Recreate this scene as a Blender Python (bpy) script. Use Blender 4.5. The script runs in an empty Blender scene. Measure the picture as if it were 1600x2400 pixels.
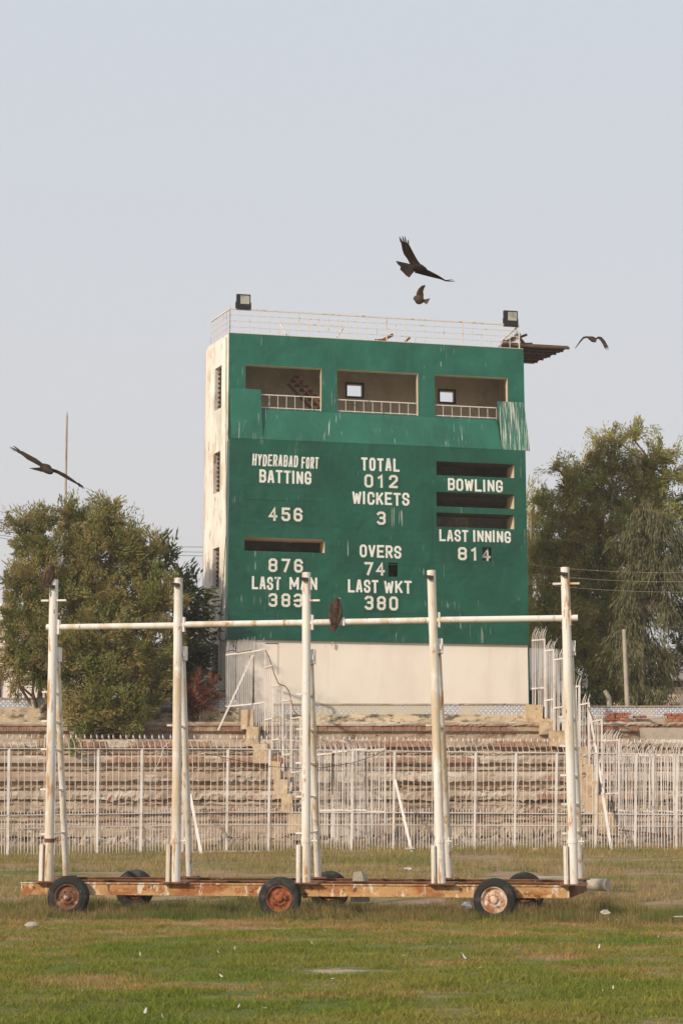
import bpy, math, random
import numpy as np
from mathutils import Vector, Matrix, noise
R = math.radians
random.seed(7); rng = np.random.default_rng(7)
C = bpy.context.scene.collection
SC = bpy.context.scene

# ------------------------------------------------------------------ camera
FPX = 4000.0; EYE = 1.7; PITCH = math.atan(690/4000)
cd = bpy.data.cameras.new('camera'); cam = bpy.data.objects.new('camera', cd); C.objects.link(cam)
cam.location = (0, 0, EYE); cam.rotation_euler = (R(90)+PITCH, 0, 0)
cd.sensor_fit = 'VERTICAL'; cd.sensor_height = 36; cd.lens = 36*FPX/2400
cd.clip_start = 0.5; cd.clip_end = 8000
SC.camera = cam

# ------------------------------------------------------------------ light
SUN_EL = R(25)
SUN = Vector((-0.71, -0.70, 0)).normalized()*math.cos(SUN_EL) + Vector((0, 0, math.sin(SUN_EL)))
ld = bpy.data.lights.new('sun', 'SUN'); lo = bpy.data.objects.new('sun', ld); C.objects.link(lo)
ld.energy = 3.6; ld.angle = R(1.5); ld.color = (1.0, 0.83, 0.65)
lo.rotation_euler = (-SUN).to_track_quat('-Z', 'Y').to_euler(); lo.location = (-20, -20, 30)
W = bpy.data.worlds.new('World'); SC.world = W; W.use_nodes = True
nt = W.node_tree; bg = nt.nodes['Background']; bg.inputs[1].default_value = 0.1
sky = nt.nodes.new('ShaderNodeTexSky'); sky.sky_type = 'NISHITA'; sky.sun_disc = False
sky.sun_elevation = SUN_EL; sky.sun_rotation = math.atan2(SUN.x, SUN.y)
sky.dust_density = 6; sky.air_density = 1.2; sky.ozone_density = 1
tc = nt.nodes.new('ShaderNodeTexCoord'); sx = nt.nodes.new('ShaderNodeSeparateXYZ')
mr = nt.nodes.new('ShaderNodeMapRange'); mr.inputs[1].default_value = 0.0; mr.inputs[2].default_value = 0.5
hz = nt.nodes.new('ShaderNodeMix'); hz.data_type = 'RGBA'
hz.inputs[6].default_value = (7.4, 7.1, 6.92, 1); hz.inputs[7].default_value = (6.55, 7.1, 7.85, 1)
mx = nt.nodes.new('ShaderNodeMix'); mx.data_type = 'RGBA'; mx.inputs[0].default_value = 0.93
L = nt.links.new
L(tc.outputs['Generated'], sx.inputs[0]); L(sx.outputs['Z'], mr.inputs[0]); L(mr.outputs[0], hz.inputs[0])
L(sky.outputs[0], mx.inputs[6]); L(hz.outputs[2], mx.inputs[7]); L(mx.outputs[2], bg.inputs[0])
SC.view_settings.view_transform = 'Standard'; SC.view_settings.look = 'None'
SC.view_settings.exposure = 0.0; SC.view_settings.gamma = 1

# ------------------------------------------------------------------ geometry helpers
ct, st = math.cos(PITCH), math.sin(PITCH)
CAM = Vector((0, 0, EYE))
def ray(px, py):
    x = (px-800)/FPX; y = (1200-py)/FPX
    return Vector((x, ct-y*st, st+y*ct))
def at(px, py, Y):
    r = ray(px, py); return CAM + r*(Y/r.y)
def lerp(a, b, t): return a+(b-a)*t

class MB:
    def __init__(s): s.v = []; s.f = []; s.sm = []
    def add(s, vs, fs, smooth=False):
        o = len(s.v); s.v += [tuple(v) for v in vs]; s.f += [tuple(i+o for i in f) for f in fs]; s.sm += [smooth]*len(fs)
    def box8(s, p):   # p: 8 points, bottom ring 0-3, top ring 4-7
        s.add(p, [(3,2,1,0),(4,5,6,7),(0,1,5,4),(1,2,6,5),(2,3,7,6),(3,0,4,7)])
    def box(s, c, sz, ax=None, jit=0):
        c = Vector(c); X, Y, Z = ax if ax else (Vector((1,0,0)), Vector((0,1,0)), Vector((0,0,1)))
        h = [d/2 for d in sz]; P = []
        for k in (-1, 1):
            for i, j in ((-1,-1),(1,-1),(1,1),(-1,1)):
                q = c+X*(i*h[0])+Y*(j*h[1])+Z*(k*h[2])
                if jit: q = q+Vector((random.uniform(-jit,jit), random.uniform(-jit,jit), random.uniform(-jit,jit)))
                P.append(q)
        s.box8(P)
    def beam(s, a, b, w, h, up=Vector((0,0,1))):
        a = Vector(a); b = Vector(b); d = (b-a).normalized(); x = d.cross(up)
        if x.length < 1e-4: x = Vector((1,0,0))
        x.normalize(); y = x.cross(d).normalized(); P = []
        for q in (a, b):
            P += [q-x*w/2-y*h/2, q+x*w/2-y*h/2, q+x*w/2+y*h/2, q-x*w/2+y*h/2]
        s.box8(P)
    def tube(s, pts, rs, n=8, caps=True, smooth=True):
        pts = [Vector(p) for p in pts]
        if not hasattr(rs, '__len__'): rs = [rs]*len(pts)
        ref = None; V = []
        for i, p in enumerate(pts):
            d = (pts[min(i+1, len(pts)-1)]-pts[max(i-1, 0)])
            d = d.normalized() if d.length > 1e-9 else Vector((0,0,1))
            if ref is None: ref = Vector((1,0,0)) if abs(d.x) < .9 else Vector((0,1,0))
            x = (ref-d*ref.dot(d)).normalized(); y = d.cross(x); ref = x
            r = rs[i]; rx, ry = r if hasattr(r, '__len__') else (r, r)
            for k in range(n):
                a = 2*math.pi*k/n; V.append(p+x*(rx*math.cos(a))+y*(ry*math.sin(a)))
        F = []
        for i in range(len(pts)-1):
            for k in range(n):
                F.append((i*n+k, i*n+(k+1)%n, (i+1)*n+(k+1)%n, (i+1)*n+k))
        s.add(V, F, smooth)
        if caps:
            m = len(pts)-1
            s.add(V[:n], [tuple(range(n-1, -1, -1))]); s.add(V[m*n:], [tuple(range(n))])
    def lathe(s, prof, c, axis, n=28, smooth=True):  # prof: (radius, along)
        axis = Vector(axis).normalized(); ref = Vector((0,0,1)) if abs(axis.z) < .9 else Vector((1,0,0))
        x = (ref-axis*ref.dot(axis)).normalized(); y = axis.cross(x); c = Vector(c); V = []; F = []
        for r, h in prof:
            for k in range(n):
                a = 2*math.pi*k/n; V.append(c+axis*h+x*(r*math.cos(a))+y*(r*math.sin(a)))
        for i in range(len(prof)-1):
            for k in range(n): F.append((i*n+k, (i+1)*n+k, (i+1)*n+(k+1)%n, i*n+(k+1)%n))
        s.add(V, F, smooth)
    def build(s, name, mat, parent=None, loc=None):
        me = bpy.data.meshes.new(name)
        if loc is not None: o = Vector(loc)
        else:
            o = Vector((0,0,0)); q = parent
            while q is not None: o = o+q.location; q = q.parent
        me.from_pydata([(x-o.x, y-o.y, z-o.z) for x, y, z in s.v], [], s.f)
        me.polygons.foreach_set('use_smooth', s.sm); me.materials.append(mat); me.update()
        ob = bpy.data.objects.new(name, me); C.objects.link(ob)
        if parent is not None: ob.parent = parent
        elif loc is not None: ob.location = loc
        return ob
def npmesh(name, V, F, mat, parent=None, loc=None):
    """V (n,3) array, F (m,k) int array"""
    o = np.array(loc if loc is not None else (parent.location if parent is not None else (0,0,0)))
    me = bpy.data.meshes.new(name); m, k = F.shape
    me.vertices.add(len(V)); me.vertices.foreach_set('co', (V-o).astype(np.float32).ravel())
    me.loops.add(m*k); me.loops.foreach_set('vertex_index', F.astype(np.int32).ravel())
    me.polygons.add(m); me.polygons.foreach_set('loop_start', (np.arange(m)*k).astype(np.int32))
    me.polygons.foreach_set('loop_total', np.full(m, k, np.int32))
    me.update(calc_edges=True); me.materials.append(mat)
    ob = bpy.data.objects.new(name, me); C.objects.link(ob)
    if parent is not None: ob.parent = parent
    elif loc is not None: ob.location = loc
    return ob
def tag(o, label=None, cat=None, group=None, kind=None):
    if label: o['label'] = label
    if cat: o['category'] = cat
    if group: o['group'] = group
    if kind: o['kind'] = kind
    return o
def thing(name, label, cat, loc, group=None):
    o = bpy.data.objects.new(name, None); C.objects.link(o); o.location = loc; o.empty_display_size = .2
    return tag(o, label, cat, group)

# ------------------------------------------------------------------ material helpers
def newmat(name):
    m = bpy.data.materials.new(name); m.use_nodes = True
    return m, m.node_tree, m.node_tree.nodes['Principled BSDF']
def vec(nt, scale, obj=False):
    if obj: g = nt.nodes.new('ShaderNodeTexCoord').outputs['Object']
    else: g = nt.nodes.new('ShaderNodeNewGeometry').outputs['Position']
    mp = nt.nodes.new('ShaderNodeMapping'); mp.inputs['Scale'].default_value = scale
    nt.links.new(g, mp.inputs[0]); return mp.outputs[0]
def nz(nt, scale=1, stretch=(1,1,1), detail=5, rough=.6, obj=False, off=0):
    n = nt.nodes.new('ShaderNodeTexNoise'); n.inputs['Scale'].default_value = scale
    n.inputs['Detail'].default_value = detail; n.inputs['Roughness'].default_value = rough
    v = vec(nt, stretch, obj)
    if off:
        a = nt.nodes.new('ShaderNodeVectorMath'); a.inputs[1].default_value = (off, off*1.7, off*.6)
        nt.links.new(v, a.inputs[0]); v = a.outputs[0]
    nt.links.new(v, n.inputs['Vector']); return n.outputs['Fac']
def rng_(nt, s, a, b, c=0, d=1):
    m = nt.nodes.new('ShaderNodeMapRange'); m.inputs[1].default_value = a; m.inputs[2].default_value = b
    m.inputs[3].default_value = c; m.inputs[4].default_value = d; nt.links.new(s, m.inputs[0]); return m.outputs[0]
def mixc(nt, f, a, b):
    m = nt.nodes.new('ShaderNodeMix'); m.data_type = 'RGBA'
    for i, v in ((0, f), (6, a), (7, b)):
        if isinstance(v, bpy.types.NodeSocket): nt.links.new(v, m.inputs[i])
        elif i == 0: m.inputs[0].default_value = v
        else: m.inputs[i].default_value = (*v, 1)
    return m.outputs[2]
def mul(nt, a, b, op='MULTIPLY'):
    m = nt.nodes.new('ShaderNodeMath'); m.operation = op
    for i, v in enumerate((a, b)):
        if isinstance(v, bpy.types.NodeSocket): nt.links.new(v, m.inputs[i])
        else: m.inputs[i].default_value = v
    return m.outputs[0]
def surf(name, c, layers=(), rough=.85, bump=0, bscale=20, metal=0, bstretch=(1,1,1), obj=False, spec=.3):
    """layers: (colour, scale, lo, hi[, stretch[, strength]]) mixed where noise goes lo -> hi"""
    m, nt, b = newmat(name); col = None; base = c
    for k, l in enumerate(layers):
        cc, s, lo, hi = l[:4]; stt = l[4] if len(l) > 4 else (1,1,1); k_ = l[5] if len(l) > 5 else 1
        f = rng_(nt, nz(nt, s, stt, obj=obj, off=3.1*(k+1)), lo, hi, 0, k_)
        base = mixc(nt, f, base, cc)
    if isinstance(base, bpy.types.NodeSocket): nt.links.new(base, b.inputs['Base Color'])
    else: b.inputs['Base Color'].default_value = (*base, 1)
    b.inputs['Roughness'].default_value = rough; b.inputs['Metallic'].default_value = metal
    b.inputs['Specular IOR Level'].default_value = spec
    if bump:
        bp_ = nt.nodes.new('ShaderNodeBump'); bp_.inputs['Strength'].default_value = min(1, bump); bp_.inputs['Distance'].default_value = .03
        nt.links.new(nz(nt, bscale, bstretch, obj=obj), bp_.inputs['Height']); nt.links.new(bp_.outputs[0], b.inputs['Normal'])
    return m
def leafmat(name, cols, cn=1.2, trans=.25):
    m, nt, b = newmat(name)
    g = nt.nodes.new('ShaderNodeNewGeometry'); rp = nt.nodes.new('ShaderNodeValToRGB')
    n = rng_(nt, nz(nt, cn, detail=2), .3, .7)
    fac = mul(nt, mul(nt, g.outputs['Random Per Island'], .5), mul(nt, n, .5), 'ADD')
    nt.links.new(fac, rp.inputs[0]); e = rp.color_ramp.elements
    e[0].position = .12; e[0].color = (*cols[0], 1); e[1].position = .9; e[1].color = (*cols[-1], 1)
    for i, c in enumerate(cols[1:-1]):
        q = e.new(.12+.78*(i+1)/(len(cols)-1)); q.color = (*c, 1)
    nt.links.new(rp.outputs[0], b.inputs['Base Color']); b.inputs['Roughness'].default_value = .65; b.inputs['Specular IOR Level'].default_value = .2
    t = nt.nodes.new('ShaderNodeBsdfTranslucent'); nt.links.new(rp.outputs[0], t.inputs[0])
    ms = nt.nodes.new('ShaderNodeMixShader'); ms.inputs[0].default_value = trans
    nt.links.new(b.outputs[0], ms.inputs[1]); nt.links.new(t.outputs[0], ms.inputs[2])
    nt.links.new(ms.outputs[0], nt.nodes['Material Output'].inputs[0]); return m

WHITE = (.72,.69,.64)
m_fence = surf('fence_paint', (.71,.67,.635), [((.45,.30,.20), 2.5, .60, .72), ((.54,.48,.43), 1.2, .5, .65)], .6)
m_post = surf('post_paint', (.76,.73,.69), [((.60,.48,.33), 1.6, .47, .64, (2,2,.35)), ((.48,.28,.13), 3.2, .58, .66, (2.5,2.5,.4)), ((.30,.17,.09), 9, .66, .70, (1,1,.5)), ((.82,.80,.76), 4, .6, .7)], .5, .15, 30)
m_railrust = surf('rust_beam', (.50,.30,.13), [((.34,.135,.045), 2.6, .47, .60, (.7,1,1.6)), ((.66,.58,.46), 4, .56, .61, (2.2,1,.8)), ((.17,.065,.03), 11, .58, .66), ((.60,.43,.24), 7, .58, .66)], .75, .3, 40)
m_rustdark = surf('rust_dark', (.16,.075,.04), [((.30,.13,.05), 6, .5, .65), ((.45,.36,.28), 7, .62, .7)], .8, .3, 40)
m_rimred = surf('rim_orange', (.30,.085,.032), [((.46,.17,.07), 9, .52, .68), ((.10,.045,.028), 10, .50, .64)], .7, .2, 40)
m_rimpale = surf('rim_pale', (.60,.47,.36), [((.36,.14,.06), 8, .48, .6), ((.72,.68,.62), 10, .58, .66)], .7, .2, 40)
m_rimdark = surf('rim_dark', (.15,.075,.045), [((.50,.42,.34), 9, .60, .68), ((.32,.10,.04), 12, .55, .66)], .75, .2, 40)
m_tyre = surf('tyre_rubber', (.022,.022,.022), [((.10,.095,.09), 4, .52, .75), ((.33,.31,.28), 7, .68, .76)], .8, .3, 60)
m_concrete = surf('old_concrete', (.40,.36,.29), [((.27,.24,.19), 5, .5, .7), ((.52,.48,.40), 9, .55, .7)], .9, .5, 30)

# ------------------------------------------------------------------ ground
Y_GRASS = 27.0
def gz(x, y):
    t = min(1, max(0, (y-29)/14)); t = t*t*(3-2*t)
    return .49*t
def gzn(x, y):
    if 5 < y < 52 and abs(x) < 22:
        return gz(x, y)+.04*noise.noise((x*.4, y*.45, 3))+.03*noise.noise((x*1.0, y*1.1, 8))
    return gz(x, y)
PATCH = at(790, 2268, 17.5); PATCH = CAM+(ray(800, 2276))*(EYE/-ray(800, 2276).z)
def groundcol(nt, dry=(.30,.22,.12), green=(.085,.12,.025), olive=(.15,.14,.045), k=1.0):
    pos = nt.nodes.new('ShaderNodeNewGeometry').outputs['Position']
    s = nt.nodes.new('ShaderNodeSeparateXYZ'); nt.links.new(pos, s.inputs[0])
    n1 = nz(nt, .55, (.6,1,1), 6, .7); n2 = nz(nt, .8, (.45,1,1), 6, .72, off=5)
    f1 = rng_(nt, n1, .42, .62)
    yb = mul(nt, rng_(nt, s.outputs['Y'], 21.5, 25.5, 0, .42), rng_(nt, s.outputs['Y'], 12, 16, .28, 0), 'ADD')
    f2 = rng_(nt, mul(nt, n2, mul(nt, yb, .24), 'ADD'), .53, .68)
    c = mixc(nt, f1, green, olive)
    return mixc(nt, f2, c, dry)
m_soil, nt_, b_ = newmat('lawn_soil')
cg = groundcol(nt_, (.36,.27,.16), (.12,.145,.04), (.21,.19,.075))
# bare sandy patches and bare earth behind the trailer
pos = nt_.nodes.new('ShaderNodeNewGeometry').outputs['Position']
sp = nt_.nodes.new('ShaderNodeSeparateXYZ'); nt_.links.new(pos, sp.inputs[0])
be = rng_(nt_, mul(nt_, nz(nt_, .8, (.35,1,1), 5, .6, off=9), rng_(nt_, sp.outputs['Y'], 25, 31, -.12, .06), 'ADD'), .53, .63)
cg = mixc(nt_, be, cg, (.34,.235,.16))
dv = nt_.nodes.new('ShaderNodeVectorMath'); dv.operation = 'SUBTRACT'; dv.inputs[1].default_value = PATCH; nt_.links.new(pos, dv.inputs[0])
dm = nt_.nodes.new('ShaderNodeVectorMath'); dm.operation = 'MULTIPLY'; dm.inputs[1].default_value = (1.0, 1.5, 0); nt_.links.new(dv.outputs[0], dm.inputs[0])
dl = nt_.nodes.new('ShaderNodeVectorMath'); dl.operation = 'LENGTH'; nt_.links.new(dm.outputs[0], dl.inputs[0])
pf = rng_(nt_, mul(nt_, dl.outputs['Value'], mul(nt_, nz(nt_, 2.6, (.7,1,1), 5, .7, off=2), 2.4), 'ADD'), 1.25, 1.6, 1, 0)
cg = mixc(nt_, pf, cg, (.42,.345,.24))
nt_.links.new(cg, b_.inputs['Base Color']); b_.inputs['Roughness'].default_value = .95; b_.inputs['Specular IOR Level'].default_value = .1
bb = nt_.nodes.new('ShaderNodeBump'); bb.inputs['Strength'].default_value = .8; bb.inputs['Distance'].default_value = .05
nt_.links.new(nz(nt_, 14), bb.inputs['Height']); nt_.links.new(bb.outputs[0], b_.inputs['Normal'])
xs = np.concatenate([[-600,-300,-150,-60,-30], np.arange(-14, 14.1, .3), [30,60,150,300,600]])
ys = np.concatenate([[-600,-300,-60,-10,0], np.arange(8, 52, .3), [60,80,150,300,600]])
V = np.array([[x, y, gzn(x, y)] for y in ys for x in xs]); nx = len(xs)
F = np.array([[j*nx+i, j*nx+i+1, (j+1)*nx+i+1, (j+1)*nx+i] for j in range(len(ys)-1) for i in range(nx-1)])
g = npmesh('ground', V, F, m_soil); tag(g, 'patchy green and brown sports field turf with bare earth spots', 'ground', kind='structure')
g.data.polygons.foreach_set('use_smooth', [True]*len(F))

# ------------------------------------------------------------------ grass (stuff)
def inpatch(x, y):
    d = np.sqrt((x-PATCH.x)**2+((y-PATCH.y)*1.5)**2)
    wob = .25*np.sin(x*5+y*3)+.2*np.sin(y*9-x*4)
    return d+wob < .48
def noisev(x, y, s, z=0): return np.array([noise.noise((a*s, b*s, z)) for a, b in zip(x, y)])
def grass(name, label, n, y0, y1, hmin, hmax, wmin, wmax, mat, keep=None, lean=.6, power=1.0, half=.225):
    n_ = name; u = rng.random(n); y = y0+(y1-y0)*u**power
    x = (rng.random(n)*2-1)*half*y
    if keep is not None:
        k = keep(x, y); x = x[k]; y = y[k]
    k = ~inpatch(x, y) if n_ != 'straw_litter' else inpatch(x, y)
    x = x[k]; y = y[k]; n = len(x)
    z = np.array([gzn(a, b) for a, b in zip(x, y)])-.012
    tf = 1+.9*noisev(x, y, 1.6, 21)+.7*noisev(x, y, 5.5, 31); tf = np.clip(tf, .35, 2.2)
    h = (hmin+(hmax-hmin)*rng.random(n)**1.6)*tf; w = wmin+(wmax-wmin)*rng.random(n)
    a = rng.random(n)*2*np.pi; la = rng.random(n)*2*np.pi; ll = h*lean*rng.random(n)
    dx, dy = np.cos(a)*w/2, np.sin(a)*w/2
    V = np.empty((n, 3, 3)); V[:,0] = np.stack([x-dx, y-dy, z], 1); V[:,1] = np.stack([x+dx, y+dy, z], 1)
    V[:,2] = np.stack([x+np.cos(la)*ll, y+np.sin(la)*ll, z+h], 1)
    o = npmesh(name, V.reshape(-1, 3), np.arange(3*n).reshape(n, 3), mat)
    return tag(o, label, 'grass', kind='stuff')
def grassmat(name, dry, green, olive):
    m, nt, b = newmat(name); c = groundcol(nt, dry, green, olive)
    g = nt.nodes.new('ShaderNodeNewGeometry')
    v = rng_(nt, g.outputs['Random Per Island'], 0, 1, .65, 1.35)
    hs = nt.nodes.new('ShaderNodeHueSaturation'); nt.links.new(c, hs.inputs['Color']); nt.links.new(v, hs.inputs['Value'])
    nt.links.new(hs.outputs[0], b.inputs['Base Color']); b.inputs['Roughness'].default_value = .7; b.inputs['Specular IOR Level'].default_value = .15
    t = nt.nodes.new('ShaderNodeBsdfTranslucent'); nt.links.new(hs.outputs[0], t.inputs[0])
    ms = nt.nodes.new('ShaderNodeMixShader'); ms.inputs[0].default_value = .3
    nt.links.new(b.outputs[0], ms.inputs[1]); nt.links.new(t.outputs[0], ms.inputs[2]); nt.links.new(ms.outputs[0], nt.nodes['Material Output'].inputs[0])
    return m
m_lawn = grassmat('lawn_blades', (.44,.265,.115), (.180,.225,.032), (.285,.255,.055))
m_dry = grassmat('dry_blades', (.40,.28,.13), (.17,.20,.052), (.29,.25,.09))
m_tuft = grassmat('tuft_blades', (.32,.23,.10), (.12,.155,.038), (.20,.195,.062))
grass('lawn_grass', 'short green turf in front of the trailer', 380000, 12, 26.5, .016, .06, .006, .017, m_lawn, lean=1.5, power=.9)
def clump(th, s, z): return lambda x, y: noisev(x, y, s, z) > th
def lineY(x): return 27.35-.125*x
def nearline(a, b): return lambda x, y: (y > lineY(x)-a*(1+1.1*noisev(x, y*0, 1.1, 44)+.8*noisev(x, y, 3.1, 40))) & (y < lineY(x)+b) & (noisev(x, y, .9, 2) > -.35)
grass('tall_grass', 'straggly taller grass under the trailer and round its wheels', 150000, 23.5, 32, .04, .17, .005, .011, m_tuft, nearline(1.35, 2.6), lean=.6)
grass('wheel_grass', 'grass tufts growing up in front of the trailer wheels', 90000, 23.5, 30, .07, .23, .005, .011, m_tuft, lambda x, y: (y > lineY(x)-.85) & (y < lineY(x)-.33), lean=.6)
grass('straw_litter', 'dry straw lying on the bare sandy patch', 60000, PATCH.y-1.2, PATCH.y+1.2, .006, .03, .006, .012, m_dry, lambda x, y: (noisev(x, y, 2.5, 4) > .05) & (abs(x-PATCH.x) < 1.6), lean=3)
grass('dry_grass', 'dry yellowish grass between trailer and fence', 170000, 26.5, 50, .04, .17, .007, .016, m_dry, clump(-.3, .45, 5), lean=.9)
grass('foot_grass', 'green weeds growing along the foot of the terrace behind the fence', 26000, 46, 50, .06, .3, .008, .018, m_dry, clump(-.1, .6, 15), lean=.7)
grass('seed_grass', 'sparse longer stalks standing in the lawn', 7000, 12.5, 26, .05, .15, .004, .008, m_dry, clump(.05, .5, 11), lean=.8)

# ------------------------------------------------------------------ terraces
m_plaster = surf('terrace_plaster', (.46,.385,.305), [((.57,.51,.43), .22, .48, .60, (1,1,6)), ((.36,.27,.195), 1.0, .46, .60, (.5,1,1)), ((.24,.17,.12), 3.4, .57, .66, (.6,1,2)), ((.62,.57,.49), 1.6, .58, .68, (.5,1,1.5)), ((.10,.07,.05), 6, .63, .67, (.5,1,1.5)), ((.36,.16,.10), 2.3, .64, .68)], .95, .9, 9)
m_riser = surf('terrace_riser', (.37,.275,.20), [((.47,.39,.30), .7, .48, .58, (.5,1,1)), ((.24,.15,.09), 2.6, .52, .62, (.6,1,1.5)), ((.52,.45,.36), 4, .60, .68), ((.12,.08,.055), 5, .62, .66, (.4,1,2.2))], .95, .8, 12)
def brickmat(name, w, h, c1, c2, mort, off=.5):
    m, nt, b = newmat(name); br = nt.nodes.new('ShaderNodeTexBrick')
    g = nt.nodes.new('ShaderNodeNewGeometry'); s = nt.nodes.new('ShaderNodeSeparateXYZ'); cb = nt.nodes.new('ShaderNodeCombineXYZ')
    nt.links.new(g.outputs['Position'], s.inputs[0]); nt.links.new(s.outputs['X'], cb.inputs[0]); nt.links.new(s.outputs['Z'], cb.inputs[1])
    nt.links.new(cb.outputs[0], br.inputs['Vector']); br.inputs['Scale'].default_value = 1
    br.inputs['Brick Width'].default_value = w; br.inputs['Row Height'].default_value = h; br.inputs['Mortar Size'].default_value = .012
    br.inputs['Color1'].default_value = (*c1, 1); br.inputs['Color2'].default_value = (*c2, 1); br.inputs['Mortar'].default_value = (*mort, 1); br.offset = off
    c = mixc(nt, rng_(nt, nz(nt, 2.2, (.6,1,1)), .52, .64), br.outputs['Color'], (.42,.33,.23))
    nt.links.new(c, b.inputs['Base Color']); b.inputs['Roughness'].default_value = .95
    bb = nt.nodes.new('ShaderNodeBump'); bb.inputs['Strength'].default_value = .8; bb.inputs['Distance'].default_value = .02
    nt.links.new(br.outputs['Fac'], bb.inputs['Height']); bb.invert = True; nt.links.new(bb.outputs[0], b.inputs['Normal'])
    return m
m_soldier = brickmat('soldier_bricks', .085, .6, (.26,.10,.06), (.36,.19,.12), (.27,.20,.15), 0)
m_brick = brickmat('old_bricks', .23, .085, (.36,.14,.08), (.44,.22,.13), (.33,.26,.19))
def ratio(py): r = ray(800, py); return r.z/r.y
YT = [1936, 1889, 1855, 1809, 1771, 1733, 1692]     # top of each step in the photograph
YN = [1962, 1903, 1874, 1831, 1788, 1751, 1701]     # underside of its nosing
YD = [51 + 1.12*i for i in range(7)]
ZT = [EYE+ratio(p)*d for p, d in zip(YT, YD)]; ZN = [EYE+ratio(p)*d for p, d in zip(YN, YD)]
TX0, TX1 = -24.0, 24.0
m_earth = surf('broken_masonry', (.36,.27,.19), [((.46,.38,.29), 1.2, .46, .60, (.6,1,1)), ((.20,.135,.09), 3, .54, .64, (.6,1,1.6)), ((.36,.175,.11), 2.2, .60, .66), ((.10,.07,.05), 7, .62, .67, (.5,1,1.6)), ((.52,.46,.37), 5, .63, .7)], .95, .9, 11)
terr = thing('grandstand_terrace', 'crumbling stepped concrete and brick terrace seating behind the white fence', 'terrace', (0, 51, .49))
def strip(mb, prof, amp, seed, nseg=640, smooth=False):
    """prof: list of (y, z, rough) swept along X with ragged offsets"""
    V = []; F = []; n = len(prof)
    for i in range(nseg+1):
        x = lerp(TX0, TX1, i/nseg)
        for j, (y, z, r) in enumerate(prof):
            a = .8*noise.noise((x*1.1, j*3.3, seed))+.6*noise.noise((x*3.7, j*5.1, seed+9))+.5*noise.noise((x*11, j*5.1, seed+3)); b = .35*noise.noise((x*.7, j*.9, seed+20))+.55*noise.noise((x*4.3, j*1.7, seed+5))+.5*noise.noise((x*12, j*2.7, seed+15))
            k = .45+1.5*max(0, min(1, .5+1.4*noise.noise((x*.16, seed, 3.3))+.02*x)); V.append((x, y+amp*r*a*k, z+amp*r*b*k))
    for i in range(nseg):
        for j in range(n-1): F.append((i*n+j, (i+1)*n+j, (i+1)*n+j+1, i*n+j+1))
    mb.add(V, F, smooth)
for i in range(7):
    zb = ZT[i-1] if i else .40
    yb = YD[i]; ynext = (YD[i+1] if i < 6 else 58.6)
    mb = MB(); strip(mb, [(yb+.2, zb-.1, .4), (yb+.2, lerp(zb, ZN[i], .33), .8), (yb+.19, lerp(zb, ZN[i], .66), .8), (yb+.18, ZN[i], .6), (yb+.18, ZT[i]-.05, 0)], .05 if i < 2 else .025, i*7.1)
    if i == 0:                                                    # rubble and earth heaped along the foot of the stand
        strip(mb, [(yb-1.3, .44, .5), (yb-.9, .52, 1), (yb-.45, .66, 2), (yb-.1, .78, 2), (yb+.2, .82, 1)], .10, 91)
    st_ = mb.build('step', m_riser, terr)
    amp = [.13, .11, .07, .06, .045, .055, .03][i]
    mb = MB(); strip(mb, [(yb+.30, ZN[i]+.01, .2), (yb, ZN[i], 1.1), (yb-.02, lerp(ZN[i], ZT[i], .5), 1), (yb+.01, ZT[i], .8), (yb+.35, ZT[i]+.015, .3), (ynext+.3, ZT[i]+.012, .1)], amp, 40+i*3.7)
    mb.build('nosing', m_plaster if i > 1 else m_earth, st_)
    if 0 < i < 6:
        zc = lerp(zb, ZN[i], .45); mb = MB(); strip(mb, [(yb+.2, zc-.07, .3), (yb+.13, zc-.055, 1), (yb+.12, zc, 1), (yb+.13, zc+.05, 1), (yb+.2, zc+.06, .2)], .055, 140+i*5.3); mb.build('course', m_earth, st_)
    # exposed brick patches along the nosing
    if i in (2, 4, 5):
        for (xa, xb) in {2: [(6.0, 9.0)], 4: [(-7.3, -4.3), (-3.9, -1.2), (1.0, 4.4)], 5: [(-10, -7.8), (-7.0, -4.4), (-2.0, 3.0), (5.0, 9)]}[i]:
            bk = MB(); x = xa
            while x < xb:
                w = random.uniform(.07, .1); hh = (ZT[i]-ZN[i])*random.uniform(.55, .85)
                bk.box((x+w/2, yb+.045+random.uniform(-.02,.02), ZN[i]+hh/2+.01), (w*.9, .20, hh), jit=.008); x += w
            bk.build('exposed_brick', m_brick, st_)
    if i == 6:                                                    # soldier brick course under the top ledge
        bk = MB(); x = TX0
        zlo = EYE+ratio(1714)*yb
        while x < TX1:
            w = random.uniform(.075, .095)
            bk.box((x+w/2, yb+.11+random.uniform(-.012,.012), (zlo+ZN[i])/2), (w*.96, .12, (ZN[i]-zlo)*random.uniform(.9,1.0)), jit=.005)
            x += w
        bk.build('brick_course', m_soldier, st_)
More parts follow.
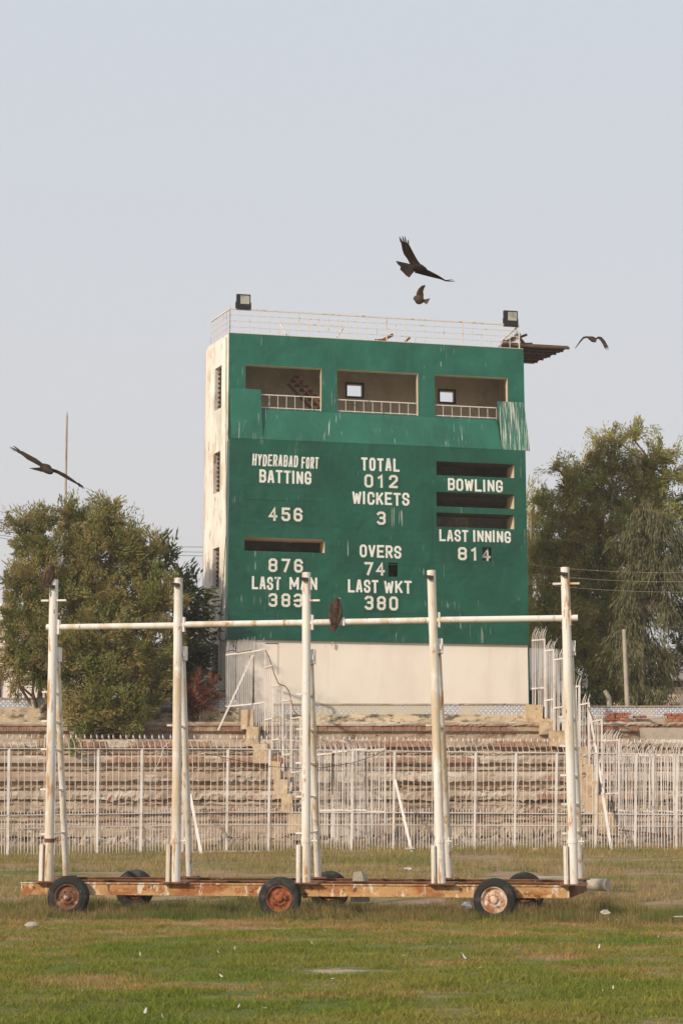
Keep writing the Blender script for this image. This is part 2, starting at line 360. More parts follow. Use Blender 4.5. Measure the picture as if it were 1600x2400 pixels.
# aisle blocks beside the two stairways
m_yellow = surf('aisle_plaster', (.56,.43,.28), [((.42,.31,.20), 2.5, .48, .62), ((.62,.54,.42), 5, .56, .7), ((.22,.15,.10), 6, .62, .68)], .95, .5, 15)
def blk(px0, px1, py0, py1, Y, par):
    a = at(px0, py1, Y); b = at(px1, py0, Y); mb = MB()
    V = []; mb.box(((a.x+b.x)/2, Y+.45, (a.z+b.z)/2-.09), (b.x-a.x, .9, b.z-a.z+.22), jit=.035); mb.build('aisle_block', m_yellow, par)
for q in [(566,594,1665,1693,57.5),(577,606,1703,1734,56.5),(594,628,1744,1774,55.3),(631,656,1786,1811,54.2),(642,673,1829,1857,53.1),(660,686,1862,1890,51.9),(677,706,1908,1938,50.8),
          (1236,1270,1654,1679,58.0),(1264,1298,1685,1707,57.4),(1291,1322,1713,1735,56.3),(1352,1385,1752,1775,55.2),(1360,1392,1792,1815,54.1),(1362,1400,1832,1860,53),(1372,1420,1866,1892,51.9),(1400,1440,1905,1940,50.9)]:
    blk(*q, terr)
# stones and rubble lying along the foot of the stand
for k in range(34):
    x = random.uniform(-11, 11); y = random.uniform(49.2, 50.9); s = random.uniform(.08, .3)
    mb = MB(); mb.box((x, y, .5+s*.25+max(0,(y-49.7)*.22)), (s*random.uniform(1,1.8), s, s*.7), jit=s*.18)
    o = mb.build('rubble_stone', m_earth, None, (x, y, .5)); tag(o, 'loose lump of rubble at the foot of the terrace', 'stone', 'rubble along the foot of the terrace')
# upper ground
mb = MB(); mb.box((0, 58.45+30, ZT[6]-.3), (110, 60, .55)); o = mb.build('embankment', m_riser, None, (0, 58.5, ZT[6])); tag(o, 'earth platform on top of the terraces', 'ground', kind='structure')

# parapets with blue and white patterned tiles
def tilemat(name, fade):
    m, nt, b = newmat(name); g = nt.nodes.new('ShaderNodeNewGeometry')
    s = nt.nodes.new('ShaderNodeSeparateXYZ'); nt.links.new(g.outputs['Position'], s.inputs[0]); cb = nt.nodes.new('ShaderNodeCombineXYZ')
    nt.links.new(s.outputs['X'], cb.inputs[0]); nt.links.new(s.outputs['Z'], cb.inputs[1])
    def lat(k, rot=0):
        mp = nt.nodes.new('ShaderNodeMapping'); mp.inputs['Scale'].default_value = (k,k,k); mp.inputs['Rotation'].default_value = (0,0,rot); nt.links.new(cb.outputs[0], mp.inputs[0])
        v = nt.nodes.new('ShaderNodeTexVoronoi'); v.inputs['Randomness'].default_value = 0; v.inputs['Scale'].default_value = 1; nt.links.new(mp.outputs[0], v.inputs['Vector']); return v.outputs['Distance']
    d1 = lat(6.2); ring = rng_(nt, mul(nt, mul(nt, d1, .33, 'SUBTRACT'), 1, 'MULTIPLY'), -.02, .02)
    a1 = nt.nodes.new('ShaderNodeMath'); a1.operation = 'ABSOLUTE'; nt.links.new(mul(nt, d1, .36, 'SUBTRACT'), a1.inputs[0])
    r1 = rng_(nt, a1.outputs[0], .06, .10, 1, 0); r2 = rng_(nt, lat(12.4, R(45)), .16, .22, 1, 0)
    c = mixc(nt, mul(nt, r1, .8), (.62,.64,.66), (.10,.14,.25)); c = mixc(nt, mul(nt, r2, .85), c, (.12,.15,.24))
    fm = rng_(nt, nz(nt, 1.6, (.5,1,1)), .58-fade*.22, .66-fade*.1); c = mixc(nt, fm, c, (.52,.47,.38))
    nt.links.new(c, b.inputs['Base Color']); b.inputs['Roughness'].default_value = .45; return m
m_tile = tilemat('blue_tiles', .1); m_tilefade = tilemat('worn_tiles', .85)
m_rough = surf('rough_cream_wall', (.58,.48,.33), [((.40,.335,.24), 1.6, .44, .58, (.6,1,1)), ((.12,.105,.085), 2.6, .52, .62, (.6,1,1.4)), ((.64,.56,.43), 4, .58, .68), ((.10,.085,.07), 7, .60, .66, (.5,1,1.5))], .95, .9, 10)
def parapet(label, px0, px1, Y, ytop, ymid, ybot, mt):
    a = at(px0, ybot, Y); b = at(px1, ytop, Y); zm = at(px0, ymid, Y).z; z0 = ZT[6]-.05
    t = thing('parapet_wall', label, 'wall', ((a.x+b.x)/2, Y, z0))
    n = max(6, int((b.x-a.x)/.25)); V = []; F = []
    mb = MB()
    for i in range(n+1):
        x = lerp(a.x, b.x, i/n)
        for (dy, z) in ((0, z0), (0, lerp(z0, zm, .35)), (0, lerp(z0, zm, .7)), (0, zm), (.3, zm), (.3, z0)):
            V.append((x, Y+dy+(.05*noise.noise((x*1.4, z*4, 2)) if dy == 0 else 0), z))
    for i in range(n):
        for j in range(5): F.append((i*6+j, (i+1)*6+j, (i+1)*6+j+1, i*6+j+1))
    mb.add(V, F); mb.add(V[:6], [(5,4,3,2,1,0)]); mb.add(V[-6:], [(0,1,2,3,4,5)]); mb.build('wall_base', m_rough, t)
    mb = MB(); mb.box(((a.x+b.x)/2, Y+.16, (zm+b.z)/2+.002), (b.x-a.x-.02, .22, b.z-zm)); mb.build('tile_band', mt, t)
    mb = MB(); mb.box(((a.x+b.x)/2, Y+.15, b.z+.025), (b.x-a.x, .28, .045)); mb.build('coping', m_plaster, t)
parapet('low cream wall with blue patterned tiles under the left tree', -120, 560, 58.5, 1638, 1659, 1690, m_tile)
parapet('low crumbling wall with worn faded tiles below the scoreboard', 640, 1238, 58.55, 1652, 1674, 1700, m_tilefade)
m_grey = surf('grey_render', (.42,.37,.30), [((.34,.28,.21), 2, .48, .65), ((.50,.45,.37), 4, .58, .7)], .95, .5, 12)
m_rough_keep = m_rough; m_rough = m_grey
parapet('low grey wall with bright blue patterned tiles at the right', 1378, 1720, 58.5, 1657, 1681, 1707, m_tile)
m_rough = m_rough_keep
# brick stacks on the top step
def brickstack(label, px0, px1, py0, py1, Y):
    a = at(px0, py1, Y); b = at(px1, py0, Y); t = MB(); z = a.z; r = 0
    while z < b.z-.04:
        x = a.x+(.11 if r % 2 else 0)-random.uniform(0,.08); 
        while x < b.x-.05:
            if not (r > 3 and random.random() < .3):
                t.box((x+.11, Y+random.uniform(-.03,.03), z+.045), (.215, .24, .08), jit=.006)
            x += .235
        z += .092; r += 1
    o = t.build('brick_stack', m_brickpile, None, ((a.x+b.x)/2, Y, a.z)); tag(o, label, 'bricks', 'brick piles on the top step')
m_brickpile = surf('loose_brick', (.38,.15,.085), [((.30,.10,.055), 3, .45, .6), ((.46,.27,.17), 6, .55, .68)], .95, .4, 30)
brickstack('knee high pile of loose red bricks nearest the right hand stepped fence', 1418, 1465, 1672, 1702, 57.9)
brickstack('taller pile of loose red bricks at the far right of the top step', 1560, 1640, 1672, 1704, 57.9)
brickstack('few loose red bricks lying between the two brick piles', 1483, 1502, 1674, 1683, 58.25)
mb = MB(); a = at(1505, 1735, 56.7); b = at(1600, 1722, 56.7); mb.box(((a.x+b.x)/2+.6, 56.9, (a.z+b.z)/2+.08), (b.x-a.x+1.2, .5, .42), jit=.03)
o = mb.build('concrete_slab', m_grey, None, (a.x, 56.9, a.z)); tag(o, 'long plain rendered slab on the step at the right edge', 'slab')

# ------------------------------------------------------------------ scoreboard tower
A0 = at(537, 780, 60.0); ZTOP = A0.z
Yr = (ZTOP-EYE)/ratio(818); B0 = at(1226, 818, Yr)
ALPHA = math.atan2(B0.y-A0.y, B0.x-A0.x)
UU = Vector((math.cos(ALPHA), math.sin(ALPHA), 0)); NN = Vector((math.sin(ALPHA), -math.cos(ALPHA), 0)); UR = (Vector((B0.x, B0.y, 0))-Vector((A0.x, A0.y, 0))).length
ORG = Vector((A0.x, A0.y, 0))
def WP(u, off, z): return ORG+UU*u+NN*off+Vector((0, 0, z))
def bp(px, py, off=0.0):
    r = ray(px, py); p0 = ORG+NN*off; t = (p0-CAM).dot(NN)/r.dot(NN); q = CAM+r*t
    return (q-ORG).dot(UU), q.z
ZB = ZT[6]                                              # terrace level
Yl = (ZTOP-EYE)/ratio(812); BL = at(488, 812, Yl); BL.z = 0
SL = (ORG-BL).length; SU = (ORG-BL).normalized(); SN = Vector((SU.y, -SU.x, 0))   # left side wall frame, from back to front
if SN.x > 0: SN = -SN
DEP = 2.6                                               # depth of the tower behind its front
def SP(u, off, z): return BL+SU*u+SN*off+Vector((0, 0, z))
def sp_(px, py):
    r = ray(px, py); t = (BL-CAM).dot(SN)/r.dot(SN); q = CAM+r*t; return (q-BL).dot(SU), q.z

def holed(mb, fr, u0, u1, z0, z1, holes, o0, o1):
    """wall slab between offsets o0 (outer) and o1 with rectangular holes (u0,u1,z0,z1)"""
    us = sorted({u0, u1, *[h[0] for h in holes], *[h[1] for h in holes]}); zs = sorted({z0, z1, *[h[2] for h in holes], *[h[3] for h in holes]})
    us = [u for u in us if u0-1e-6 <= u <= u1+1e-6]; zs = [z for z in zs if z0-1e-6 <= z <= z1+1e-6]
    def solid(i, j):
        if i < 0 or j < 0 or i >= len(us)-1 or j >= len(zs)-1: return False
        um, zm = (us[i]+us[i+1])/2, (zs[j]+zs[j+1])/2
        return not any(h[0] < um < h[1] and h[2] < zm < h[3] for h in holes)
    for i in range(len(us)-1):
        for j in range(len(zs)-1):
            if not solid(i, j): continue
            a, b, c, d = us[i], us[i+1], zs[j], zs[j+1]
            mb.add([fr(a,o0,c), fr(b,o0,c), fr(b,o0,d), fr(a,o0,d)], [(0,1,2,3)]); mb.add([fr(a,o1,c), fr(b,o1,c), fr(b,o1,d), fr(a,o1,d)], [(3,2,1,0)])
            for (di, dj, e) in ((-1,0,((a,c),(a,d))), (1,0,((b,d),(b,c))), (0,-1,((b,c),(a,c))), (0,1,((a,d),(b,d)))):
                if not solid(i+di, j+dj):
                    (p, q), (r, s) = e
                    mb.add([fr(p,o0,q), fr(p,o1,q), fr(r,o1,s), fr(r,o0,s)], [(0,1,2,3)])
def greenmat(name, c, drip=.75, fine=True):
    m, nt, b = newmat(name)
    base = mixc(nt, rng_(nt, nz(nt, .7, (1,1,1), 4), .35, .7), tuple(v*.80 for v in c), tuple(v*1.24 for v in c))
    base = mixc(nt, rng_(nt, nz(nt, 1, (2.2,1,.35), 4, .6, off=17), .52, .72, 0, .5), base, (c[0]*2.0, c[1]*1.25, c[2]*1.3))
    base = mixc(nt, rng_(nt, nz(nt, 7, (1,1,.25), 3, off=4), .5, .8, 0, .35), base, (c[0]*2.6, c[1]*1.35, c[2]*1.5))
    # thin pale droppings running down
    dn = rng_(nt, nz(nt, 1, (24,1,.4), 2, .5, off=6), .68, .72); dm_ = rng_(nt, nz(nt, 1.0, (1,1,1), 2, off=13), drip-.06, drip)
    d2 = rng_(nt, nz(nt, 1, (42,1,1.0), 2, .5, off=21), .66, .71)
    base = mixc(nt, mul(nt, mul(nt, dn, dm_), .8), base, (.62,.64,.58))
    base = mixc(nt, mul(nt, mul(nt, d2, dm_), .6), base, (.55,.58,.52))
    nt.links.new(base, b.inputs['Base Color']); b.inputs['Roughness'].default_value = .42; b.inputs['Specular IOR Level'].default_value = .35
    bb = nt.nodes.new('ShaderNodeBump'); bb.inputs['Strength'].default_value = .6; bb.inputs['Distance'].default_value = .10
    nt.links.new(nz(nt, 1.6, (1,1,1), 2), bb.inputs['Height']); nt.links.new(bb.outputs[0], b.inputs['Normal']); return m
G1 = (.014,.125,.085); m_green = greenmat('green_wall', (.014,.122,.082), .60); m_board = greenmat('green_board', (.008,.088,.055), .63); m_skirt = greenmat('green_skirt', (.018,.128,.085), .56)
def sheet_drop():
    m = greenmat('green_streaked', (.020,.125,.085), .5); nt = m.node_tree; b = nt.nodes['Principled BSDF']
    old = b.inputs['Base Color'].links[0].from_socket
    f = rng_(nt, nz(nt, 1, (42,.5,.9), 4, .6, off=31), .53, .62)
    nt.links.new(mixc(nt, f, old, (.66,.66,.58)), b.inputs['Base Color']); return m
m_streak = sheet_drop()
m_side = surf('side_plaster', (.76,.71,.635), [((.55,.47,.37), 1.1, .50, .64, (1,1,.6)), ((.36,.29,.21), 4, .62, .70, (1,1,.4)), ((.84,.81,.76), 2.3, .50, .64, (1,1,.25)), ((.40,.34,.27), 9, .62, .69, (1,1,.2)), ((.50,.48,.44), .9, .56, .70, (1,1,.35))], .9, .4, 14)
m_cream = surf('cream_base', (.87,.80,.705), [((.81,.735,.635), .5, .42, .66), ((.76,.68,.58), 1.3, .50, .80, (2.0,1,.2)), ((.60,.52,.43), 9, .72, .76)], .9, .1, 6)
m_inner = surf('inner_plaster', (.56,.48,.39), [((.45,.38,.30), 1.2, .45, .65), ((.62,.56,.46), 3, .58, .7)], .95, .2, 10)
m_reveal = surf('reveal_plaster', (.62,.52,.38), [((.48,.38,.25), 5, .55, .7)], .95, .3, 20)
m_dark = surf('dark_metal_and_shade', (.05,.04,.035), [((.12,.06,.035), 6, .55, .7)], .8)  # dark metal, also the painted shade in number holes and annex doorways
m_railing = surf('railing_paint', (.70,.63,.56), [((.36,.22,.13), 6, .55, .68)], .6)
m_white = surf('white_letters', (.78,.79,.75), [((.50,.46,.36), 5, .58, .7), ((.20,.42,.32), 2.5, .66, .70)], .6, .1, 20)
m_digit = surf('cream_digits', (.72,.70,.63), [((.50,.38,.22), 6, .60, .70), ((.70,.71,.66), 8, .55, .65)], .6, .1, 20)

tower = thing('scoreboard_tower', 'tall cricket scoreboard building with green painted front and cream side walls', 'scoreboard', WP(UR/2, 0, ZB))
# openings of the upper storey, from the photograph
O = []
for (x0, y0, x1, y1) in ((576,853,753,963), (790,865,979.5,975), (1018,879,1190,984)):
    u0, z1 = bp(x0, y0); u1, z0 = bp(x1, y1); O.append((u0, u1, z0, z1))
zo0 = sum(h[2] for h in O)/3; zo1 = sum(h[3] for h in O)/3; O = [(a, b, zo0, zo1) for a, b, *_ in O]
BO = .62                                                # how far the board stands out
def bz(x0, y0, x1, y1, off=BO):
    u0, z1 = bp(x0, y0, off); u1, z0 = bp(x1, y1, off); return (u0, u1, z0, z1)
def zz(x, y): return x/1.96+460, y/1.96+1000            # coordinates of my enlargement of the board
def zb(x0, y0, x1, y1): return bz(*zz(x0, y0), *zz(x1, y1))
slots = [zb(222,506,590,580), zb(1102,158,1460,236), zb(1102,298,1460,378), zb(1102,393,1460,471)]
hole_digit = zb(881,624,925,690)
ubl, zbt = bp(538, 1027, BO); ubr, zbb = bp(1239, 1511, BO); zbb2 = bp(537, 1497, BO)[1]; zbb = (zbb+zbb2)/2; zbt2 = bp(1239, 1056, BO)[1]; zbt = (zbt+zbt2)/2
mb = MB(); holed(mb, WP, 0, UR, ZB, ZTOP, O+[(a-.02, b+.02, c-.02, d+.02) for a, b, c, d in slots], 0, -.24); mb.build('front_wall', m_green, tower)
# cream linings of the upper openings
mb = MB()
for a, b, c, d in O: 
    for (p, q) in (((b-.002, -.115), (b+.001, 0)),):
        mb.box8([WP(b-.006,-.235,c), WP(b+.02,-.235,c), WP(b+.02,-.004,c), WP(b-.006,-.004,c), WP(b-.006,-.235,d), WP(b+.02,-.235,d), WP(b+.02,-.004,d), WP(b-.006,-.004,d)])
    mb.box8([WP(a,-.235,d-.006), WP(b,-.235,d-.006), WP(b,-.004,d-.006), WP(a,-.004,d-.006), WP(a,-.235,d+.02), WP(b,-.235,d+.02), WP(b,-.004,d+.02), WP(a,-.004,d+.02)])
mb.build('opening_lining', m_reveal, tower)
# side, back and right walls, roof, floors
SW = []
for (x0, y0, x1, y1) in ((504,865,518.5,955), (501,1064,515,1152), (499,1287,513,1377), (497,1512,510.5,1602)):
    u0, z1 = sp_(x0, y0); u1, z0 = sp_(x1, y1); SW.append((u0, u1, z0, z1))
mb = MB(); holed(mb, SP, 0, SL-.012, ZB, ZTOP-.02, SW, 0, -.22); mb.build('side_wall', m_side, tower)
for a, b, c, d in SW:                                   # concrete lattice in each side window
    mb = MB(); n = 9
    for k in range(1, n): mb.box8([SP(a,-.17,lerp(c,d,k/n)-.03), SP(b,-.17,lerp(c,d,k/n)-.03), SP(b,-.13,lerp(c,d,k/n)-.03), SP(a,-.13,lerp(c,d,k/n)-.03)]+[SP(a,-.17,lerp(c,d,k/n)+.03), SP(b,-.17,lerp(c,d,k/n)+.03), SP(b,-.13,lerp(c,d,k/n)+.03), SP(a,-.13,lerp(c,d,k/n)+.03)])
    for k in (.33, .66): mb.box8([SP(lerp(a,b,k)-.02,-.175,c), SP(lerp(a,b,k)+.02,-.175,c), SP(lerp(a,b,k)+.02,-.135,c), SP(lerp(a,b,k)-.02,-.135,c), SP(lerp(a,b,k)-.02,-.175,d), SP(lerp(a,b,k)+.02,-.175,d), SP(lerp(a,b,k)+.02,-.135,d), SP(lerp(a,b,k)-.02,-.135,d)])
    mb.build('window_grille', m_dark, tower)
ubk = (BL-ORG).dot(UU); obk = (BL-ORG).dot(NN)
OB = -DEP
# left wall continues to the back of the tower (hidden from the front)
mb = MB(); holed(mb, lambda u, o, z: Vector((BL.x, BL.y, z))-NN*(u)+UU*(-o), .0, DEP+obk, ZB, ZTOP-.02, [], 0, -.22); mb.build('rear_side_wall', m_side, tower)
bw = []
for (x0, y0, x1, y1) in ((813,900.5,848,930), (1030,916,1063,943)):
    u0, z1 = bp(x0, y0, OB); u1, z0 = bp(x1, y1, OB); bw.append((u0, u1, z0, z1))
mb = MB(); holed(mb, WP, ubk, UR, ZB, ZTOP-.02, bw, OB, OB-.2); mb.build('back_wall', m_inner, tower)
for a, b, c, d in bw:
    mb = MB(); holed(mb, WP, a-.07, b+.07, c-.07, d+.07, [(a, b, c, d)], OB+.04, OB+.004); mb.build('back_window_frame', m_dark, tower)
mb = MB(); mb.box8([WP(UR-.22,OB,ZB), WP(UR-.003,OB,ZB), WP(UR-.003,-.242,ZB), WP(UR-.22,-.242,ZB), WP(UR-.22,OB,ZTOP-.02), WP(UR-.003,OB,ZTOP-.02), WP(UR-.003,-.242,ZTOP-.02), WP(UR-.22,-.242,ZTOP-.02)]); mb.build('right_wall', m_inner, tower)
def slab(z0, z1, name, mat, o0=-.242, ul=None):
    mb = MB(); ul = .23 if ul is None else ul
    mb.box8([WP(ul-.2+ubk*.75,OB+.01,z0), WP(UR-.23,OB+.01,z0), WP(UR-.23,o0,z0), WP(ul,o0,z0), WP(ul-.2+ubk*.75,OB+.01,z1), WP(UR-.23,OB+.01,z1), WP(UR-.23,o0,z1), WP(ul,o0,z1)]); return mb.build(name, mat, tower)
slab(ZTOP-.35, ZTOP-.12, 'roof_slab', m_inner); slab(zo0-.34, zo0-.14, 'floor_slab', m_inner)
zmid = (zbt+zbb)/2; slab(slots[2][3]+.05, slots[2][3]+.2, 'floor_slab', m_concrete); slab(zmid-1.6, zmid-1.4, 'floor_slab', m_concrete)
# stair seen through the left opening
mb = MB(); 
us_ = O[0][0]+ (O[0][1]-O[0][0])*.70
for k in range(7):
    u = us_+k*.17; z = zo1-.05-k*.17
    mb.box8([WP(u,-1.9,z-.05), WP(u+.2,-1.9,z-.05), WP(u+.2,-1.0,z-.05), WP(u,-1.0,z-.05), WP(u,-1.9,z), WP(u+.2,-1.9,z), WP(u+.2,-1.0,z), WP(u,-1.0,z)])
mb.beam(WP(us_,-1.0,zo1-.15), WP(us_+1.2,-1.0,zo1-1.35), .05, .1); mb.beam(WP(us_-.1,-1.9,zo1-.15), WP(us_+1.1,-1.9,zo1-1.35), .05, .1)
mb.build('staircase', m_rustdark, tower)
# balustrades
m_bal = surf('balustrade_paint', (.70,.66,.58), [((.10,.28,.2), 5, .58, .66), ((.45,.3,.2), 8, .62, .7)], .6)
for h, (pa, pb, ya, yb) in zip(O, ((612,752,924,930), (790,978,935,945), (1018,1164,947,956))):
    ua, za = bp(pa, ya); ub_, zb_ = bp(pb, yb); zt_ = (za+zb_)/2; mb = MB()
    mb.beam(WP(ua,-.08,zt_), WP(ub_,-.08,zt_), .04, .035); mb.beam(WP(ua,-.08,zo0+.06), WP(ub_,-.08,zo0+.06), .03, .03); n = 7 if h is not O[1] else 9
    for k in range(n+1): mb.beam(WP(lerp(ua,ub_,k/n),-.08,zo0), WP(lerp(ua,ub_,k/n),-.08,zt_), .017, .017, UU)
    mb.build('balustrade', m_bal, tower)
# the lower board: a box of sheet metal with slots
dh = zb(1312,553,1355,617)
holes = slots+[hole_digit, dh]
mb = MB(); holed(mb, WP, ubl, ubr, zbb, zbt, holes, BO, BO-.05)
for (ua, ub_) in ((ubl, ubl+.03), (ubr-.03, ubr)):
    mb.box8([WP(ua,.003,zbb), WP(ub_,.003,zbb), WP(ub_,BO-.052,zbb), WP(ua,BO-.052,zbb), WP(ua,.003,zbt), WP(ub_,.003,zbt), WP(ub_,BO-.052,zbt), WP(ua,BO-.052,zbt)])
mb.box8([WP(ubl+.04,.03,zbb), WP(ubr-.04,.03,zbb), WP(ubr-.04,BO-.06,zbb), WP(ubl+.04,BO-.06,zbb), WP(ubl+.04,.03,zbb+.03), WP(ubr-.04,.03,zbb+.03), WP(ubr-.04,BO-.06,zbb+.03), WP(ubl+.04,BO-.06,zbb+.03)])
board = mb.build('board', m_board, tower)
# slot linings (concrete reveals)
for (a, b, c, d) in slots:
    mb = MB(); t = .03
    def bx(u0, u1, z0, z1): mb.box8([WP(u0,-.30,z0), WP(u1,-.30,z0), WP(u1,BO-.053,z0), WP(u0,BO-.053,z0), WP(u0,-.30,z1), WP(u1,-.30,z1), WP(u1,BO-.053,z1), WP(u0,BO-.053,z1)])
    bx(a-t, a, c-t, d+t); bx(b, b+t, c-t, d+t); 
    if (a, b, c, d) == slots[0]: bx(a+.001, b-.001, d, d+t)
    bx(a+.001, b-.001, c-t, c); mb.build('slot_reveal', m_reveal, tower)
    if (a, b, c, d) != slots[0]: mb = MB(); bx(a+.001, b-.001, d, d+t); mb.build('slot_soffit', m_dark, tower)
# near-black backs that paint the shade inside the two small number holes
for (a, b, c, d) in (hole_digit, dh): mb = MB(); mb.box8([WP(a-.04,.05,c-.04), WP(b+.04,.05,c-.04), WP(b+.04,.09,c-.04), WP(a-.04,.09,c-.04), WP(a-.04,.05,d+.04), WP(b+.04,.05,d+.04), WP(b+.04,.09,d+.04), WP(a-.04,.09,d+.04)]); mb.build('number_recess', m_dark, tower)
# ladder and clutter inside the lowest right slot
a, b, c, d = slots[3]; mb = MB()
for k in (0, .38): mb.beam(WP(lerp(a,b,.42)+k,-.8,c-.4), WP(lerp(a,b,.38)+k,-.95,d+.3), .05, .06)
for k in range(5): mb.beam(WP(lerp(a,b,.42)-.01,-.83,c-.1+k*.17), WP(lerp(a,b,.42)+.37,-.83,c-.1+k*.17), .03, .04)
mb.build('ladder', m_reveal, tower)
# panel seams: thin raised cover strips on the board
mb = MB()
def seam(x0, y0, x1, y1):
    (ua, za), (ub_, zb_) = bp(*zz(x0, y0), BO), bp(*zz(x1, y1), BO)
    if abs(ua-ub_) < abs(za-zb_): ub_ = ua
    else: zb_ = za
    mb.beam(WP(ua,BO+.004,za), WP(ub_,BO+.004,zb_), .008 if ua != ub_ else .022, .022 if ua != ub_ else .008, Vector((0,0,1)) if ua != ub_ else NN)
for s in ((624,80,624,960), (1080,100,1080,985), (160,440,620,440), (628,460,1076,460), (628,625,1076,625), (1084,622,1518,622), (160,838,480,838), (628,848,1076,848)): seam(*s)
mb.build('seam', m_board, board)
# sloping skirt sheets between the storeys
def skirt(px0, px1, pyt, mat, name='skirt_sheet', o0=.06):
    ua = bp(px0, pyt, o0)[0]; ub_ = bp(px1, pyt, o0)[0]; zt_ = bp((px0+px1)/2, pyt, o0)[1]; zl = zbt+.004
    e = BO+.012; t = .03; n = max(2, int((ub_-ua)/.5)); V = []; F = []
    for i in range(n+1):
        u = lerp(ua, ub_, i/n)
        for j in range(5):
            s = j/4; o = lerp(o0, e, s)+(.012*noise.noise((u*1.3, s*2, 4)) if 0 < j < 4 else 0)
            V.append(WP(u, o, lerp(zt_, zl, s)))
        for j in range(4, -1, -1): s = j/4; V.append(WP(u, lerp(o0, e, s)-t, lerp(zt_, zl, s)-.004))
    for i in range(n):
        for j in range(9): F.append((i*10+j, i*10+j+1, (i+1)*10+j+1, (i+1)*10+j))
        F.append((i*10+9, i*10, (i+1)*10, (i+1)*10+9))
    mb = MB(); mb.add(V, F); mb.add(V[:10], [tuple(range(10))]); mb.add(V[-10:], [tuple(range(9,-1,-1))]); mb.build(name, mat, tower)
skirt(538.5, 611, 911, m_skirt, o0=.03); skirt(1164, 1227, 942, m_streak, o0=.03)
skirt(611.5, 1163.5, 972, m_skirt, o0=.04)
# base wall under the board
ua = bp(556, 1600, .50)[0]; ub_ = bp(1237, 1600, .50)[0]
mb = MB(); mb.box8([WP(ua,.003,ZB-.2), WP(ub_,.003,ZB-.2), WP(ub_,.50,ZB-.2), WP(ua,.50,ZB-.2), WP(ua,.003,zbb+.0), WP(ub_,.003,zbb-.0), WP(ub_,.50,zbb-.002), WP(ua,.50,zbb-.002)]); mb.build('base_wall', m_cream, tower)
mb = MB(); mb.box8([WP(.01,.003,ZB-.2), WP(ua-.003,.003,ZB-.2), WP(ua-.003,.30,ZB-.2), WP(.01,.30,ZB-.2), WP(.01,.003,zbb-.003), WP(ua-.003,.003,zbb-.003), WP(ua-.003,.30,zbb-.003), WP(.01,.30,zbb-.003)]); mb.build('corner_wall', m_side, tower)
# faint door outline and torn sheet hook under the board
mb = MB(); (da, dz1), (db, dz0) = bp(621, 1507, .5), bp(652, 1600, .5)
for (p, q, r, t_) in ((da, db, dz1-.03, dz1), (db-.012, db, dz1-1.1, dz1-.032)): mb.box8([WP(p,.501,r), WP(q,.501,r), WP(q,.506,r), WP(p,.506,r), WP(p,.501,t_), WP(q,.501,t_), WP(q,.506,t_), WP(p,.506,t_)])
mb.build('door_outline', m_dark, tower)
mb = MB(); q = bp(780, 1506, .6); mb.beam(WP(q[0],.6,q[1]+.02), WP(q[0]-.06,.62,q[1]-.15), .06, .02); mb.build('torn_strip', m_side, tower)
# roof kerb
mb = MB(); mb.beam(WP(.0,-.09,ZTOP+.015), WP(UR,-.09,ZTOP+.015), .12, .026); mb.build('roof_kerb', m_reveal, tower)
# annex right of the base, doorway shade painted as a near-black wall behind
ur0 = bp(1236.5, 1600, -.6)[0]
mb = MB(); holed(mb, WP, UR+.003, UR+1.25, ZB-.1, bp(1244,1520,-.6)[1], [(UR+.1, UR+.45, ZB+.05, bp(1244,1618,-.6)[1]), (UR+.62, UR+1.1, ZB+.05, bp(1244,1612,-.6)[1])], -.5, -.7); mb.build('annex_wall', m_side, tower)
mb = MB(); mb.box8([WP(UR+.01,-1.4,ZB), WP(UR+1.2,-1.4,ZB), WP(UR+1.2,-1.3,ZB), WP(UR+.01,-1.3,ZB), WP(UR+.01,-1.4,ZB+2), WP(UR+1.2,-1.4,ZB+2), WP(UR+1.2,-1.3,ZB+2), WP(UR+.01,-1.3,ZB+2)]); mb.build('annex_doorway_shade', m_dark, tower)

